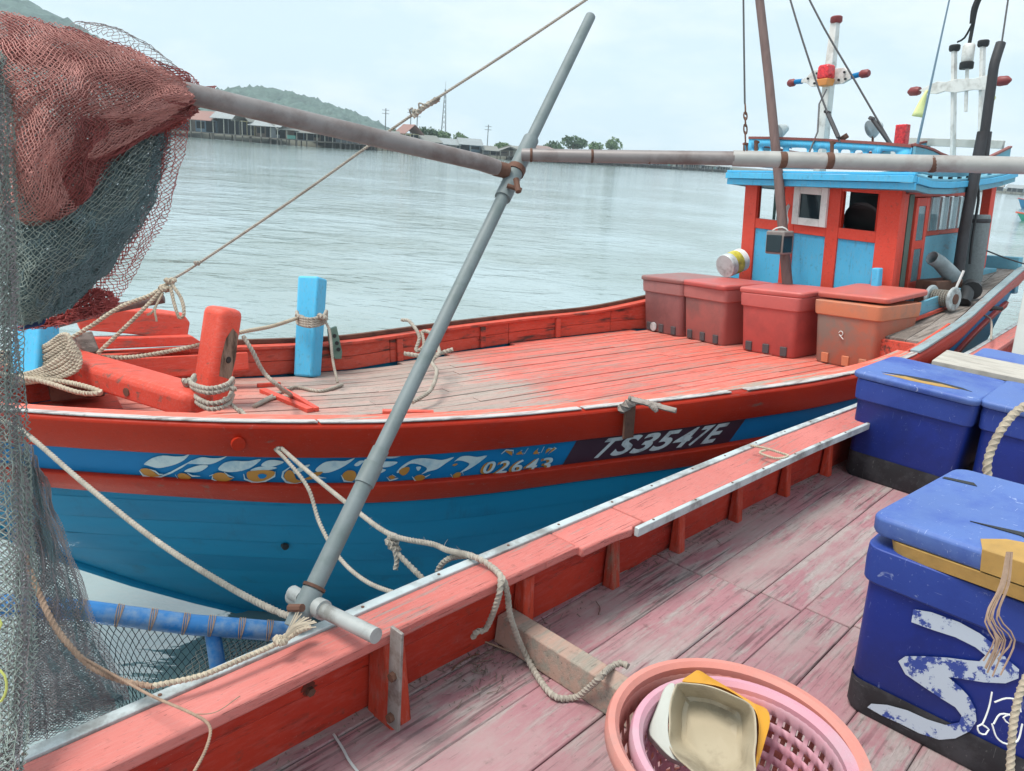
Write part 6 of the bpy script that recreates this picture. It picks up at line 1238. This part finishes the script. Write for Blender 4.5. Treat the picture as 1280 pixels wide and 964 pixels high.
# dark green belly under the bundle
GC = [[(-20, 120, 2.2), (60, 150, 2.22), (130, 150, 2.3), (196, 140, 2.4)], [(-20, 220, 2.05), (50, 240, 2.02), (120, 225, 2.16), (190, 190, 2.36)], [(-15, 290, 2.0), (45, 300, 1.96), (105, 285, 2.1), (176, 240, 2.32)], [(-10, 345, 2.0), (38, 348, 1.96), (90, 332, 2.08), (150, 290, 2.3)], [(-8, 385, 2.05), (30, 388, 2.03), (70, 372, 2.12), (118, 335, 2.28)], [(0, 406, 2.15), (26, 408, 2.14), (56, 396, 2.18), (88, 366, 2.28)]]
gn = netthing('fishing_net', 'dark green net sagging in a belly below the red bundle', 100, 280, 2.15)
net_mesh('mesh_layer', [strands(rough(patch(GC, 74, 44), .008, fs=4, seed=50))], .00125, N_GRY, gn)
for k in range(4): Q = patch(GC, 80+4*k, 70+6*k); Q[:, :, 1] += .03+.03*k; net_mesh('mesh_layer', [strands(rough(Q, .02, fs=7, seed=51+k))], .0017, N_GRN, gn)
# grey-green curtain at the left edge
VC = [[(-40, 40, 1.85), (-14, 60, 1.86), (0, 80, 1.9)], [(-40, 180, 1.8), (-10, 180, 1.82), (6, 180, 1.86)], [(-40, 300, 1.8), (-6, 300, 1.82), (13, 300, 1.86)], [(-40, 420, 1.8), (-4, 420, 1.82), (14, 410, 1.86)], [(-40, 520, 1.8), (0, 520, 1.8), (21, 520, 1.84)], [(-40, 620, 1.78), (4, 620, 1.78), (29, 625, 1.82)], [(-40, 740, 1.74), (8, 740, 1.74), (33, 745, 1.78)], [(-40, 860, 1.68), (2, 860, 1.68), (26, 860, 1.7)], [(-40, 980, 1.6), (-2, 980, 1.6), (15, 985, 1.6)]]
vn = netthing('fishing_net', 'grey-green net curtain hanging down the left edge to the gunwale', 10, 500, 1.8)
net_mesh('mesh_layer', [strands(rough(patch(VC, 200, 15), .008, fs=6, seed=60))], .0013, N_GRY, vn)
for k, mt in ((1, N_BRN), (2, N_GRY)): Q = patch(VC, 215, 20); Q[:, :, 1] += .02*k; net_mesh('mesh_layer', [strands(rough(Q, .012, fs=9, seed=60+k))], .0013, mt, vn)
m = MB(); m.tube(catmull(P3((-4, 835, 1.66), (6, 845, 1.66), (8, 862, 1.66), (2, 876, 1.66), (-6, 880, 1.66)), .01), .0028, 6); m.tube(catmull(P3((-4, 770, 1.7), (2, 780, 1.7), (-3, 790, 1.7)), .01), .0026, 6)
tag(m.build('yellow_twine', plain('yellow_twine', 'b5b862', .8), origin=at_d(0, 850, 1.66), fix=False), 'loop of yellow twine caught in the grey net at the left edge', 'twine')
# fine net spreading behind it down to the gunwale
SC_ = [[(16, 560, 2.0), (26, 580, 2.02), (34, 600, 2.04)], [(16, 640, 2.0), (38, 650, 2.04), (56, 660, 2.1)], [(16, 720, 1.98), (54, 725, 2.05), (86, 730, 2.14)], [(16, 800, 1.94), (64, 805, 2.04), (108, 800, 2.16)], [(16, 870, 1.9), (74, 860, 2.02), (134, 860, 2.16)], [(14, 940, 1.86), (80, 915, 2.0), (150, 890, 2.16)]]
fn = netthing('fishing_net', 'fine dark net fanning out behind the grey curtain above the water', 70, 800, 2.05)
for k in range(3): Q = patch(SC_, 150+10*k, 46+4*k); Q[:, :, 1] += .03*k; net_mesh('mesh_layer', [strands(rough(Q, .012, fs=6, seed=70+k))], .00105, (N_BRN, N_GRN, N_BRN)[k], fn)
UC = [[(92, 772, 2.26), (180, 782, 2.33), (270, 794, 2.4), (345, 800, 2.45)], [(110, 805, 2.3), (180, 815, 2.36), (270, 820, 2.42), (330, 818, 2.46)], [(130, 840, 2.32), (185, 848, 2.38), (262, 846, 2.42), (318, 836, 2.46)], [(150, 885, 2.34), (190, 885, 2.38), (255, 870, 2.42), (305, 852, 2.46)]]
un = netthing('fishing_net', 'dark diamond netting stretched under the blue rail', 200, 820, 2.35); net_mesh('mesh_layer', [strands(rough(patch(UC, 15, 56), .004, fs=2, seed=80, jit=.1))], .0012, N_BLK, un)
LC = [[(256, 800, 2.39), (310, 802, 2.42), (345, 803, 2.45)], [(240, 822, 2.37), (292, 822, 2.41), (330, 820, 2.44)], [(222, 850, 2.35), (275, 846, 2.4), (310, 840, 2.43)]]
net_mesh('pale_strands', [strands(rough(patch(LC, 12, 26), .004, fs=2, seed=81, jit=.1))], .0009, RP, un)
m = MB()
for k in range(9): rope_mb(m, P3((22+k*3.2, 412-k*.6, 2.2), (32+k*2.8, 408-k*.5, 2.2), (44+k*1.6, 398, 2.2), (56, 392+k*.8, 2.2)), .0025)
tag(m.build('blue_twine', plain('navy_twine', '22345f', .7), origin=at_d(40, 400, 2.2), fix=False), 'navy blue twine at the foot of the green net', 'twine')
